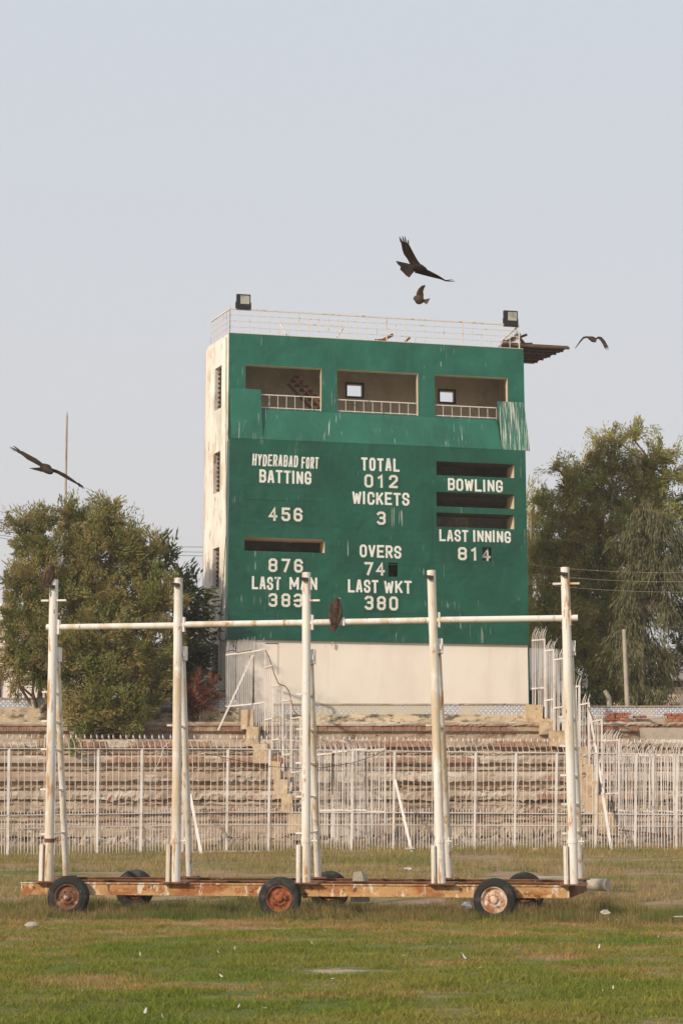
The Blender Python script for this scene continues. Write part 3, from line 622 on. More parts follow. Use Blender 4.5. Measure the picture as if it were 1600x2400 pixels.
# ---- lettering
GL = {
'H':[[(0,0),(0,1)],[(1,0),(1,1)],[(0,.5),(1,.5)]], 'Y':[[(0,1),(.5,.45),(.5,0)],[(1,1),(.5,.45)]], 'D':['c',[(0,0),(0,1),(.7,1),(1,.8),(1,.2),(.7,0)]],
'E':[[(1,1),(0,1),(0,0),(1,0)],[(0,.5),(.8,.5)]], 'R':[[(0,0),(0,1),(.75,1),(1,.87),(1,.6),(.75,.46),(0,.46)],[(.5,.46),(1,0)]], 'A':[[(0,0),(.38,1),(.62,1),(1,0)],[(.15,.3),(.85,.3)]],
'B':['c',[(0,0),(0,1),(.75,1),(1,.87),(1,.64),(.86,.52),(1,.4),(1,.13),(.75,0)],[(0,.52),(.85,.52)]], 'F':[[(0,0),(0,1),(1,1)],[(0,.52),(.8,.52)]],
'O':['c',[(.25,0),(0,.16),(0,.84),(.25,1),(.75,1),(1,.84),(1,.16),(.75,0)]], 'T':[[(0,1),(1,1)],[(.5,1),(.5,0)]], 'I':[[(.5,0),(.5,1)]], 'N':[[(0,0),(0,1)],[(0,1),(1,0)],[(1,0),(1,1)]],
'G':[[(1,.74),(1,.86),(.75,1),(.25,1),(0,.84),(0,.16),(.25,0),(.75,0),(1,.14),(1,.44),(.55,.44)]], 'L':[[(0,1),(0,0),(1,0)]], 'W':[[(0,1),(.22,0)],[(.22,0),(.5,.85)],[(.5,.85),(.78,0)],[(.78,0),(1,1)]],
'C':[[(1,.72),(1,.84),(.75,1),(.25,1),(0,.84),(0,.16),(.25,0),(.75,0),(1,.16),(1,.28)]], 'K':[[(0,0),(0,1)],[(1,1),(.06,.40)],[(.36,.58),(1,0)]],
'S':[[(1,.76),(1,.86),(.75,1),(.25,1),(0,.86),(0,.65),(.25,.53),(.75,.47),(1,.35),(1,.14),(.75,0),(.25,0),(0,.14),(0,.24)]], 'V':[[(0,1),(.5,0)],[(.5,0),(1,1)]], 'M':[[(0,0),(0,1)],[(0,1),(.5,.25)],[(.5,.25),(1,1)],[(1,1),(1,0)]],
'1':[[(.15,.82),(.55,1),(.55,0)]], '2':[[(0,.76),(0,.86),(.25,1),(.75,1),(1,.86),(1,.62),(0,.04)],[(0,0),(1,0)]], '3':[[(.02,.88),(.25,1),(.75,1),(1,.87),(1,.64),(.78,.52),(.42,.52)],[(.78,.52),(1,.4),(1,.13),(.75,0),(.25,0),(.02,.12)]],
'4':[[(.74,0),(.74,1),(0,.3),(1,.3)]], '5':[[(.95,1),(.05,1),(.05,.56),(.72,.6),(1,.46),(1,.14),(.75,0),(.25,0),(0,.14),(0,.2)]], '6':[[(1,.8),(.75,1),(.25,1),(0,.82),(0,.16),(.25,0),(.75,0),(1,.15),(1,.40),(.75,.54),(.2,.54)]],
'7':[[(0,1),(1,1),(.38,0)]], '8':['c',[(.25,0),(0,.13),(0,.4),(.15,.52),(0,.64),(0,.87),(.25,1),(.75,1),(1,.87),(1,.64),(.85,.52),(1,.4),(1,.13),(.75,0)],[(.15,.52),(.85,.52)]] }
GL['0'] = GL['O']
def glyph(mb, ch, u0, z0, w, h, sw, off, shear=0):
    strokes = GL[ch]; closed = False
    if strokes[0] == 'c': closed = True; strokes = strokes[1:]
    if ch == 'I': w = sw*1.05
    hw = sw/2
    for si, s in enumerate(strokes):
        cl = closed and si == 0; P = [Vector((u0+hw+x*(w-sw), z0+hw+y*(h-sw))) for x, y in s]; n = len(P); Lft = []; Rgt = []
        if shear: P = [Vector((p.x+shear*(p.y-z0), p.y)) for p in P]
        for i in range(n):
            a = P[i-1] if (i or cl) else None; b = P[(i+1)%n] if (i < n-1 or cl) else None
            d0 = (P[i]-a).normalized() if a is not None else None; d1 = (b-P[i]).normalized() if b is not None else None
            if d0 is None: d0 = d1
            if d1 is None: d1 = d0
            t = (d0+d1); t = t.normalized() if t.length > 1e-6 else d1; nn = Vector((-t.y, t.x)); m = min(1.7, 1/max(.3, nn.dot(Vector((-d1.y, d1.x)))))
            e = Vector((0,0))
            if not cl and i == 0: e = -d1*hw
            if not cl and i == n-1: e = d0*hw
            if ch in 'WVMNAYK427' : e = e*.6 if ch not in '427' else e
            Lft.append(P[i]+e+nn*hw*m); Rgt.append(P[i]+e-nn*hw*m)
        o = off+.012+.0025*si; V = []
        for l, r in zip(Lft, Rgt): V += [WP(l.x, o, l.y), WP(r.x, o, r.y), WP(l.x, off, l.y), WP(r.x, off, r.y)]
        F = []
        for i in range(n if cl else n-1):
            j = (i+1)%n; F += [(4*i, 4*i+1, 4*j+1, 4*j), (4*i, 4*j, 4*j+2, 4*i+2), (4*i+1, 4*i+3, 4*j+3, 4*j+1)]
        if not cl: F += [(0,2,3,1), (4*n-4, 4*n-3, 4*n-1, 4*n-2)]
        mb.add(V, F)
def word(text, x0, y0, x1, y1, hpx, swr=.165, shear=0, gap=.22, thin=1):
    """x0,y0 top left and x1 right end in my enlargement, hpx letter height there"""
    ua, zt_ = bp(*zz(x0, y0), BO); ub_, _ = bp(*zz(x1, y1), BO); z0 = bp(*zz(x0, y0+hpx), BO)[1]; h = zt_-z0; sw = h*swr
    tot = 0; ws = []
    for ch in text: wd = .45 if ch == ' ' else (.42 if ch == 'I' else (1.25 if ch in 'MW' else 1.0)); ws.append(wd)
    tot = sum(ws)+gap*(len(text)-1); k = (ub_-ua)/tot; u = ua; mb = MB()
    for ch, wd in zip(text, ws):
        if ch != ' ': glyph(mb, ch, u, z0+random.uniform(-.01,.01), wd*k, h, sw, BO, shear)
        u += (wd+gap)*k
    mb.build('lettering', m_white, board)
word('HYDERABAD', 257, 125, 466, 130, 54, .13, .05, .26); word('FORT', 482, 138, 560, 140, 53, .13, .04, .26)
word('BATTING', 290, 197, 528, 203, 60); word('LAST', 256, 687, 388, 690, 60); word('MAN', 428, 690, 555, 693, 60)
word('TOTAL', 757, 141, 932, 146, 60, gap=.3); word('WICKETS', 716, 296, 977, 303, 59); word('OVERS', 750, 542, 940, 546, 58); word('LAST', 696, 702, 835, 705, 60); word('WKT', 862, 706, 988, 708, 59)
word('BOWLING', 1154, 236, 1405, 243, 56); word('LAST', 1115, 472, 1247, 475, 54); word('INNING', 1270, 475, 1442, 479, 54)
def digits(text, xs_, y, dy, hpx=62, wpx=40, plate=True):
    for k, (ch, x) in enumerate(zip(text, xs_)):
        yy = y+dy*k; ua, zt_ = bp(*zz(x, yy), BO); z0 = bp(*zz(x, yy+hpx), BO)[1]; ub_ = bp(*zz(x+wpx, yy), BO)[0]; h = zt_-z0
        off = BO
        if ch == '4' and text == '814': off = BO-.13
        mb = MB()
        if off == BO:                                    # a number plate hung over its hole
            mb.box8([WP(ua-.045,BO+.002,z0-.05), WP(ub_+.045,BO+.002,z0-.05), WP(ub_+.045,BO+.013,z0-.05), WP(ua-.045,BO+.013,z0-.05), WP(ua-.045,BO+.002,zt_+.05), WP(ub_+.045,BO+.002,zt_+.05), WP(ub_+.045,BO+.013,zt_+.05), WP(ua-.045,BO+.013,zt_+.05)]); off = BO+.014
        else: mb.box8([WP(ua-.03,.46,z0-.03), WP(ub_-.02,.46,z0-.03), WP(ub_-.02,off-.003,z0-.03), WP(ua-.03,off-.003,z0-.03), WP(ua-.03,.46,zt_+.03), WP(ub_-.02,.46,zt_+.03), WP(ub_-.02,off-.003,zt_+.03), WP(ua-.03,off-.003,zt_+.03)])
        pl = mb.build('number_plate', m_board if off > BO else m_dark, tower)
        mb = MB(); glyph(mb, ch, ua, z0, ub_-ua, h, h*.175, off); mb.build('digit', m_digit, pl)
digits('456', (332,391,447), 370, 1.5); digits('876', (332,391,449), 605, 1.5); digits('383', (332,391,447), 765, 1); digits('012', (771,828,884), 219, 1.5, 60)
digits('3', (828,), 390, 0, 60); digits('74', (771,824), 622, 1.5, 60); digits('380', (772,829,885), 777, 1.5, 64); digits('814', (1200,1256,1313), 553, 1.5, 60)
# outlined blank name panel
m_ = MB(); a, b, c, d = zb(224,264,590,346)
holed(m_, WP, a, b, c, d, [(a+.02, b-.02, c+.02, d-.02)], BO+.012, BO+.001); m_.build('name_panel_frame', m_board, board)
m_ = MB(); a, b, c, d = zb(230,120,590,188); holed(m_, WP, a, b, c, d, [(a+.015, b-.015, c+.015, d-.015)], BO+.008, BO+.001); m_.build('name_panel_frame', m_board, board)

# ---- roof railing, parts of the tower
def railpanel(p0, p1, h, n, rows=5, r=.012):
    mb = MB()
    for k in range(rows): z = h*k/(rows-1); mb.beam(p0+Vector((0,0,z+.04)), p1+Vector((0,0,z+.04)), (.045 if k == rows-1 else .018), (.045 if k == rows-1 else .018))
    for k in range(n+1): q = p0.lerp(p1, k/n); mb.beam(q, q+Vector((0,0,h+.04)), .02, .02, UU) if k % 8 else mb.beam(q, q+Vector((0,0,h+.06)), .04, .04, UU)
    mb.build('roof_railing', m_railing, tower)
hr = bp(540, 725, -.05)[1]-ZTOP; pr = bp(1216, 760, -.05)[0]
PA = WP(.04, -.1, ZTOP); PB = WP(pr, -.1, ZTOP); railpanel(PA, PB, hr, 30)
PC = SP(.12, -.06, ZTOP); railpanel(PA, PC, hr, 6); PD = WP(pr, -DEP+.2, ZTOP); railpanel(PB, PD, hr, 8)
mb = MB(); za = ZTOP; 
u1 = bp(656, 760, -1.6)[0]; u2 = bp(806, 770, -1.6)[0]
mb.beam(WP(u1,-1.6,ZTOP+.95), WP(u2,-1.6,ZTOP+.95), .04, .04); mb.beam(WP(u1,-1.6,ZTOP+.95), WP(u1+.4,-1.2,ZTOP), .04, .04); mb.beam(WP(u2,-1.6,ZTOP+.95), WP(u2-.35,-1.2,ZTOP+.4), .04, .04)
mb.build('hatch_rail', m_railing, tower)
# canopy of weathered boards on the right edge of the roof
m_canopy = surf('canopy_board', (.10,.065,.048), [((.18,.11,.075), 3, .5, .65, (1,6,1)), ((.06,.04,.03), 5, .55, .7)], .9, .4, 20)
mb = MB(); zc = bp(1330, 812, -.3)[1]
for k, (px, o) in enumerate(((1331,-.3), (1300,-1.1), (1270,-1.9))):
    ue = bp(px, 812, o)[0]
    mb.box8([WP(UR-.7,o-.82,zc-.05-.02*k), WP(ue-.1,o-.82,zc-.05-.02*k), WP(ue,o,zc-.05-.02*k), WP(UR-.7,o,zc-.05-.02*k), WP(UR-.7,o-.82,zc+.02-.02*k), WP(ue-.1,o-.82,zc+.02-.02*k), WP(ue,o,zc+.02-.02*k), WP(UR-.7,o,zc+.02-.02*k)])
    mb.tube([WP(UR-.3,o+.02,zc-.09-.02*k), WP(ue+.02,o+.02,zc-.07-.02*k)], .055, 8); mb.tube([WP(UR-.3,o-.4,zc-.10-.02*k), WP(ue-.08,o-.4,zc-.08-.02*k)], .045, 8)
mb.build('roof_canopy', m_canopy, tower)
# cable down the side wall
m_cable = surf('black_cable', (.04,.04,.04), rough=.7)
mb = MB(); pts = []
for k in range(24):
    py = lerp(790, 1500, k/23); u, z = sp_(lerp(531, 515, max(0,(py-1250)/250)), py); pts.append(SP(u, .015+.02*noise.noise((k*.4,1,1)), z))
mb.tube(pts, .012, 5); mb.tube([pts[-2], SP(sp_(508,1478)[0],.03,sp_(508,1484)[1]), SP(sp_(520,1500)[0],.05,sp_(520,1500)[1]), WP(.25,.36,bp(548,1515,.3)[1]), WP(.45,.34,bp(560,1530,.3)[1])], .02, 6); mb.build('wall_cable', m_cable, tower)

# ---- floodlights and roof litter: things of their own
m_black = surf('black_housing', (.018,.018,.02), rough=.5); m_lens = surf('lamp_glass', (.42,.41,.33), [((.28,.27,.22), 6, .5, .6)], .15, spec=.6)
def floodlight(label, px0, px1, py0, py1, off):
    a = bp(px0, py1, off); b = bp(px1, py0, off); t = thing('floodlight', label, 'floodlight', WP((a[0]+b[0])/2, off, ZTOP+hr+.06), 'floodlights on the roof railing')
    u0, u1, z0, z1 = a[0], b[0], a[1], b[1]
    def bx(mb, p, q, r, s, o0, o1): mb.box8([WP(p,o1,r), WP(q,o1,r), WP(q,o0,r), WP(p,o0,r), WP(p,o1,s), WP(q,o1,s), WP(q,o0,s), WP(p,o0,s)])
    mb = MB(); bx(mb, u0, u1, z0, z1, off, off-.14); bx(mb, u0+.06, u1-.06, z0+.08, z1-.08, off-.142, off-.2)
    for k in range(6): q = lerp(u0+.08, u1-.08, k/5); bx(mb, q-.008, q+.008, z0+.08, z1-.08, off-.2, off-.25)
    mb.build('housing', m_black, t)
    w = u1-u0; h = z1-z0; mb = MB(); bx(mb, u0+w*.27, u1-w*.08, z0+h*.36, z1-h*.09, off+.006, off+.001); mb.build('glass', m_lens, t)
    mb = MB(); zr = ZTOP+hr+.05
    for q in (u0-.015, u1+.015): mb.beam(WP(q,off-.07,zr), WP(q,off-.07,z0+h*.5), .02, .04, UU)
    mb.beam(WP(u0-.03,off-.07,zr), WP(u1+.03,off-.07,zr), .05, .03); mb.build('bracket', m_black, t)
floodlight('black square floodlight on the roof railing at its left front corner', 554.5, 587.5, 690.5, 724, -.05)
floodlight('black square floodlight on the roof railing at its right end above the canopy', 1181, 1212.5, 729, 763, -.05)
def pipe(label, a, b, r, mat, name='rusty_pipe', cat='pipe'):
    mb = MB(); mb.tube([a, b], r, 8); o = mb.build(name, mat, None, a); tag(o, label, cat, 'old pipes and timber lying on the roof')
P_ = lambda px, py, o: WP(bp(px, py, o)[0], o, bp(px, py, o)[1])
pipe('short rusty pipe pointing up over the middle of the roof edge', P_(893,799,-.5), P_(921,784,-.3), .06, m_rustdark)
pipe('low rusty pipe end lying flat beside the upward pointing pipe on the roof edge', P_(878,797,-.35), P_(905,797,-.3), .045, m_rustdark)
pipe('small dark pipe stub on the roof edge right of the longer pipe', P_(949,801,-.45), P_(960,791,-.3), .045, m_rustdark)
for k, (q, w, lab) in enumerate((((1180,805,-1.0), (1234,784,-.8), 'upper thin timber sticking out past the right roof corner'), ((1196,806,-1.2), (1247,806,-.9), 'level thin timber sticking out past the right roof corner'), ((1186,800,-.6), (1218,783,-.6), 'bent dark timber leaning at the right roof corner'))):
    pipe(lab, P_(*q), P_(*w), .05, m_canopy, 'timber', 'timber')
for k, (q, w, lab) in enumerate((((1178,800,-.7),(1222,816,-.4),'crossed brown timber lying low inside the right roof corner'), ((1210,784,-.9),(1232,812,-.7),'curved looking brown timber standing behind the right roof corner'))):
    pipe(lab, P_(*q), P_(*w), .07, m_canopy, 'timber', 'timber')

# ------------------------------------------------------------------ perimeter fence
def ip(x, xs_, ys_): return float(np.interp(x, xs_, ys_))
FX = [-200, 0, 540, 1080, 1600, 1800]
def fY(px): return ip(px, FX, [42.4, 43.3, 46.0, 47.4, 48.4, 48.8])
def ftop(px): return ip(px, FX, [1754, 1754, 1755, 1762, 1768, 1770])
def fmid(px): return ip(px, FX, [1918, 1911, 1903, 1905, 1909, 1911])
def fbot(px): return ip(px, FX, [2014, 2009, 1995, 1995, 1996, 1996])
def fspk(px): return ip(px, FX, [1727, 1727, 1728, 1735, 1738, 1740])
FP = lambda px, py, dy=0: at(px, py, fY(px)+dy)
fence = thing('perimeter_fence', 'long white spiked steel bar fence along the edge of the field', 'fence', (0, 46.3, gz(0, 46.3)))
posts = [-85, 20, 127, 229, 331, 429, 532, 630, 728, 824, 922, 1019, 1112, 1206, 1301.5, 1395, 1488, 1584, 1690]
for px in posts:
    mb = MB(); a = FP(px-1.5, fbot(px)+6); b = FP(px+2, ftop(px)); mb.beam(a, b, .065, .05, Vector((0,1,0))); mb.build('fence_post', m_fence, fence)
for i in range(len(posts)-1):
    x0, x1 = posts[i], posts[i+1]; mb = MB()
    for fn in (ftop, fmid, fbot): mb.beam(FP(x0, fn(x0), -.01), FP(x1, fn(x1), -.01), .04, .028, Vector((0,0,1)))
    a, b = FP(x0, lerp(fmid(x0), fbot(x0), .32)), FP(x1, lerp(fmid(x1), fbot(x1), .32)); mb.beam(a, b, .02, .02)
    n = 7
    for k in range(1, n+1):
        px = lerp(x0, x1, (k-.5)/n)+random.uniform(-1, 1)
        q0 = FP(px, fbot(px)+random.uniform(3, 8), .02); q1 = FP(px, ftop(px), .02); q2 = FP(px, fspk(px), .02); d = random.choice((-.12, -.1, -.08, .03, -.14)); f = q1.lerp(q2, .55)
        mb.tube([q0, q1, f+Vector((d*.35, 0, 0)), q2+Vector((d, -.05, 0))], [.0105, .0105, .010, .008], 4, smooth=False)
        mb.tube([q2+Vector((d, -.05, -.045)), q2+Vector((d, -.05, 0)), q2+Vector((d*1.1, -.05, .07))], [.010, .024, .003], 4, smooth=False)
        px2 = lerp(x0, x1, k/n)+random.uniform(-1, 1)
        if k < n:
            q0 = FP(px2, fbot(px2)+random.uniform(3, 8), .02); q1 = FP(px2, fmid(px2)-random.uniform(7, 13), .02); mb.tube([q0, q1], .0105, 4, smooth=False)
    mb.build('bar_panel', m_fence, fence)
for (x0, y0, x1, y1, dy) in ((925, 1828, 966, 2004, -1.3), (1410, 1858, 1434, 2008, -1.3), (446, 1862, 474, 2014, -1.3)):
    mb = MB(); a = FP(x0, y0); b = at(x1, y1, fY(x1)+dy); mb.beam(a, b, .07, .05, Vector((0,1,0))); mb.build('brace', m_fence, fence)
mb = MB()                                               # low concrete kerb under the right half of the fence
for x0, x1 in ((1080, 1300), (1300, 1500), (1500, 1800)):
    mb.beam(FP(x0, fbot(x0)+13, -.25), FP(x1, fbot(x1)+13, -.25), .2, .14)
o = mb.build('kerb_strip', m_concrete, None, FP(1300, 2005)); tag(o, 'low concrete kerb running along the foot of the right half of the fence', 'kerb', kind='structure')
# sagging wires strung across the fence
def wire(name, label, pts, r, cat='wire', mat=None, group=None, parent=None, n=24, sag=0):
    mb = MB(); P = []
    pts = [Vector(p) for p in pts]; m = len(pts)
    for i in range(m-1):
        for k in range(n if i == m-2 else n):
            t = k/n; q = pts[i].lerp(pts[i+1], t); q.z -= sag*4*t*(1-t); P.append(q)
    P.append(pts[-1]); mb.tube(P, r, 5)
    o = mb.build(name, mat or m_cable, parent, None if parent else P[0])
    if not parent: tag(o, label, cat, group)
    return o
wire('loose_wire', 'thin dark wire sagging across the fence behind the middle post', [FP(480,1765,-.06), FP(560,1783,-.06), FP(640,1797,-.06), FP(700,1801,-.06), FP(760,1799,-.06), FP(830,1787,-.06), FP(880,1770,-.06), FP(902,1758,-.06)], .008, n=4)
wire('loose_wire', 'pale twisted wire hanging down the fence left of the second post', [FP(398,1738,-.06), FP(384,1752,-.06), FP(378,1772,-.06), FP(370,1792,-.06), FP(360,1812,-.06)], .009, mat=m_fence, n=4)

# ------------------------------------------------------------------ stepped fences beside the stairways
def panel(par, px0, px1, Y0, Y1, yt, yb, rails, n, spike=0, jit=0, post=(1, 1), lean=0):
    mb = MB(); T = lambda t, py: at(lerp(px0, px1, t), py, lerp(Y0, Y1, t))
    for ra, rb in rails: mb.beam(T(0, ra), T(1, rb), .06, .05)
    for k in range(n+1):
        t = k/n; a = T(t, lerp(*yb, t)); b = T(t, lerp(*yt, t)); j = Vector((random.uniform(-jit, jit), random.uniform(-jit, jit), 0)); a = a+Vector((random.uniform(-jit,jit), 0, random.uniform(-.12,.05)))
        mb.tube([a, b+j*.3], .011, 4, smooth=False)
        if spike:
            c = T(t, lerp(*yt, t)-spike); s = random.uniform(.6, 1.1); d = Vector((lean*s, -.08, 0))
            mb.tube([b+j*.3, b.lerp(c, .5*s)+d*.25+j*.5, b.lerp(c, s)+d+j], [.011, .010, .005], 4, smooth=False)
    for e, on in ((0, post[0]), (1, post[1])):
        if on: mb.beam(T(e, lerp(*yb, e)), T(e, lerp(*yt, e)-2), .05, .05, Vector((0,1,0)))
    mb.build('bar_panel', m_fence, par)
sf = thing('stepped_fence', 'tangled white bar fence stepping down the stairway left of the scoreboard base', 'fence', at(660, 1800, 54.5))
panel(sf, 530, 594, 58.2, 57.6, (1535,1527), (1652,1648), [(1535,1527),(1656,1650)], 13, 32, .02, (0,1), .05)
panel(sf, 594, 621, 57.6, 57.2, (1527,1522), (1704,1706), [(1527,1522),(1650,1646)], 6, 30, .02, (1,1), .05)
panel(sf, 621, 638, 57.1, 56.6, (1565,1560), (1740,1746), [(1565,1560),(1688,1683)], 4, 0, .03)
panel(sf, 638, 662, 56.5, 55.6, (1608,1605), (1786,1790), [(1608,1605),(1734,1732)], 6, 0, .03)
panel(sf, 662, 682, 55.5, 54.6, (1643,1640), (1826,1830), [(1643,1640),(1770,1767)], 5, 0, .03)
panel(sf, 682, 704, 54.5, 53.4, (1684,1681), (1866,1872), [(1684,1681),(1811,1808)], 5, 0, .03)
panel(sf, 704, 722, 53.3, 52.2, (1728,1725), (1905,1910), [(1728,1725),(1856,1853)], 4, 0, .03)
panel(sf, 722, 742, 52.1, 51.0, (1762,1760), (1945,1950), [(1762,1760),(1890,1888)], 5, 0, .03)
mb = MB(); mb.beam(at(592, 1536, 57.5), at(511, 1712, 56.6), .055, .045, Vector((0,1,0))); mb.build('brace', m_fence, sf)
P = [(622,1524,57),(630,1540,56.9),(637,1560,56.6),(642,1578,56.3),(652,1602,55.9),(668,1608,55.2),(677,1620,54.9),(682,1640,54.6),(686,1660,54.2),(692,1672,54),(706,1678,53.4)]
wire('barbed_wire', None, [at(*q) for q in P], .018, mat=m_rustdark, parent=sf, n=3)
P = [(532,1526,57.8),(548,1524,57.6),(556,1530,57.5),(566,1528,57.5),(590,1524,57.4)]
wire('barbed_wire', None, [at(*q) for q in P], .014, mat=m_cable, parent=sf, n=3)
cg_ = thing('caged_gate', 'leaning white bar gate frames standing behind the fence at the foot of the left stairway', 'gate', at(820, 1995, 49.6))
panel(cg_, 738, 780, 50.6, 49.9, (1769,1766), (1950,1956), [(1769,1766),(1900,1899)], 8, 30, .05, (1,1), -.1)
panel(cg_, 780, 826, 49.9, 49.7, (1763,1758), (1962,1966), [(1763,1758),(1898,1900)], 11, 27, .05, (1,1), -.12)
panel(cg_, 826, 858, 49.6, 49.5, (1757,1756), (1964,1958), [(1757,1756),(1898,1899)], 8, 26, .05, (1,1), -.08)
panel(cg_, 858, 902, 49.5, 49.3, (1757,1753), (1960,1950), [(1760,1755),(1902,1903)], 9, 26, .06, (1,1), -.05)
sr = thing('stepped_fence', 'bent white bar fence stepping down the stairway right of the scoreboard base', 'fence', at(1370, 1800, 54.5))
panel(sr, 1246, 1275, 58.3, 57.9, (1501,1499), (1652,1655), [(1501,1499),(1614,1612)], 9, 30, .03, (0,1), .12)
panel(sr, 1277, 1296, 57.8, 57.4, (1526,1523), (1682,1690), [(1526,1523),(1642,1639)], 6, 26, .03, (1,1), .12)
panel(sr, 1297, 1319, 57.3, 56.9, (1547,1543), (1712,1718), [(1547,1543),(1660,1656)], 6, 26, .03, (1,1), .1)
panel(sr, 1320, 1341, 56.8, 56.2, (1578,1574), (1742,1750), [(1578,1574),(1690,1686)], 5, 20, .04)
panel(sr, 1342, 1357, 56.1, 55.6, (1612,1608), (1780,1786), [(1612,1608),(1733,1730)], 5, 26, .06, (1,1), .06)
panel(sr, 1358, 1379, 55.5, 54.8, (1652,1648), (1820,1828), [(1652,1648),(1772,1768)], 5, 24, .06, (1,1), .06)
panel(sr, 1383, 1409, 54.6, 53.6, (1692,1687), (1870,1890), [(1692,1687),(1818,1810)], 6, 16, .09, (0,1), .05)
panel(sr, 1409, 1449, 53.4, 52.2, (1737,1735), (1910,1915), [(1737,1735),(1861,1859)], 11, 26, .05, (1,1), .12)
mb = MB(); mb.beam(at(1378, 1655, 54.7), at(1416, 1880, 52.9), .06, .05, Vector((0,1,0))); mb.build('brace', m_fence, sr)
P = [(1376,1655,54.6),(1384,1675,54.4),(1392,1690,54.2),(1399,1680,54),(1404,1694,53.7)]
wire('barbed_wire', None, [at(*q) for q in P], .016, mat=m_rustdark, parent=sr, n=3)
cr = thing('caged_gate', 'row of white bars with hooked tips behind the fence at the right edge', 'gate', at(1520, 1995, 50))
for (a, b, na) in ((1449, 1489, 11), (1489, 1530, 11), (1530, 1579, 12), (1579, 1640, 14)):
    panel(cr, a, b, 50.3, 50.2, (1770,1771), (1958,1962), [(1770,1771),(1899,1903)], na, 36, .08, (1,1), .14)
m_ = MB(); m_.beam(at(1440,1944,50.1), at(1580,1960,50.1), .05, .05); m_.build('fallen_rail', m_rustdark, cr)

# ------------------------------------------------------------------ trailer with the bare sight screen frame
TL = at(49, 2070, 27.95); TR = at(1332, 2073, 26.75); RZ = (TL.z+TR.z)/2
TL.z = TR.z = RZ
TUX = (TR-TL).normalized(); TV = Vector((.26, .965, 0)).normalized(); TLEN = (TR-TL).length; TW = 2.15; RH = .19
trailer = thing('sight_screen_trailer', 'rusty wheeled trailer carrying a bare white pipe frame on the grass', 'trailer', (lerp(TL.x, TR.x, .5), lerp(TL.y, TR.y, .5)+1, 0))
def TP(s, v, z): return TL+TUX*s+TV*v+Vector((0, 0, z-RZ))
def channel(name, v, mat, flip):
    mb = MB(); g_ = TUX; a, b = (0, TLEN)
    for (z, w, h, vv) in ((RZ-.009, .09, .018, v), (RZ-RH+.009, .09, .018, v)): mb.box8([TP(a,vv,z-h/2), TP(b,vv,z-h/2), TP(b,vv+w,z-h/2), TP(a,vv+w,z-h/2), TP(a,vv,z+h/2), TP(b,vv,z+h/2), TP(b,vv+w,z+h/2), TP(a,vv+w,z+h/2)])
    w0 = v+.022 if not flip else v+.022
    mb.box8([TP(a,w0,RZ-RH+.0185), TP(b,w0,RZ-RH+.0185), TP(b,w0+.014,RZ-RH+.0185), TP(a,w0+.014,RZ-RH+.0185), TP(a,w0,RZ-.0185), TP(b,w0,RZ-.0185), TP(b,w0+.014,RZ-.0185), TP(a,w0+.014,RZ-.0185)])
    return mb.build(name, mat, trailer)
channel('front_rail', 0, m_railrust, 0); channel('rear_rail', TW, m_rustdark, 1); channel('middle_rail', TW*.48, m_rustdark, 1)
m_pale = surf('beam_pale', (.56,.47,.36), [((.36,.19,.09), 3, .5, .66), ((.25,.11,.05), 8, .6, .7)], .75, .2, 40)
for s in (.0, TLEN-.05):
    mb = MB(); mb.box8([TP(s,.095,RZ-RH), TP(s+.05,.095,RZ-RH), TP(s+.05,TW-.002,RZ-RH), TP(s,TW-.002,RZ-RH), TP(s,.095,RZ-.003), TP(s+.05,.095,RZ-.003), TP(s+.05,TW-.002,RZ-.003), TP(s,TW-.002,RZ-.003)]); mb.build('end_beam', m_rustdark, trailer)
def onfront(px, py, v=.045):
    p0 = TL+TV*v; n = Vector((-TUX.y, TUX.x, 0)); r = ray(px, py); t = (p0-CAM).dot(n)/r.dot(n); return CAM+r*t
PB_ = [115, 412, 717, 1033, 1343]; PT_ = [(127,1359),(418.5,1355),(718,1342),(1010,1337),(1323,1330)]; PR_ = [.074,.072,.070,.070,.072]
BB_ = [156, 445, 745, 1053, 1360]; BT_ = [(133,1535),(427,1532),(727,1540),(1025,1515),(1335,1520)]
NIN = Vector((-TUX.y, TUX.x, 0))
ax = []
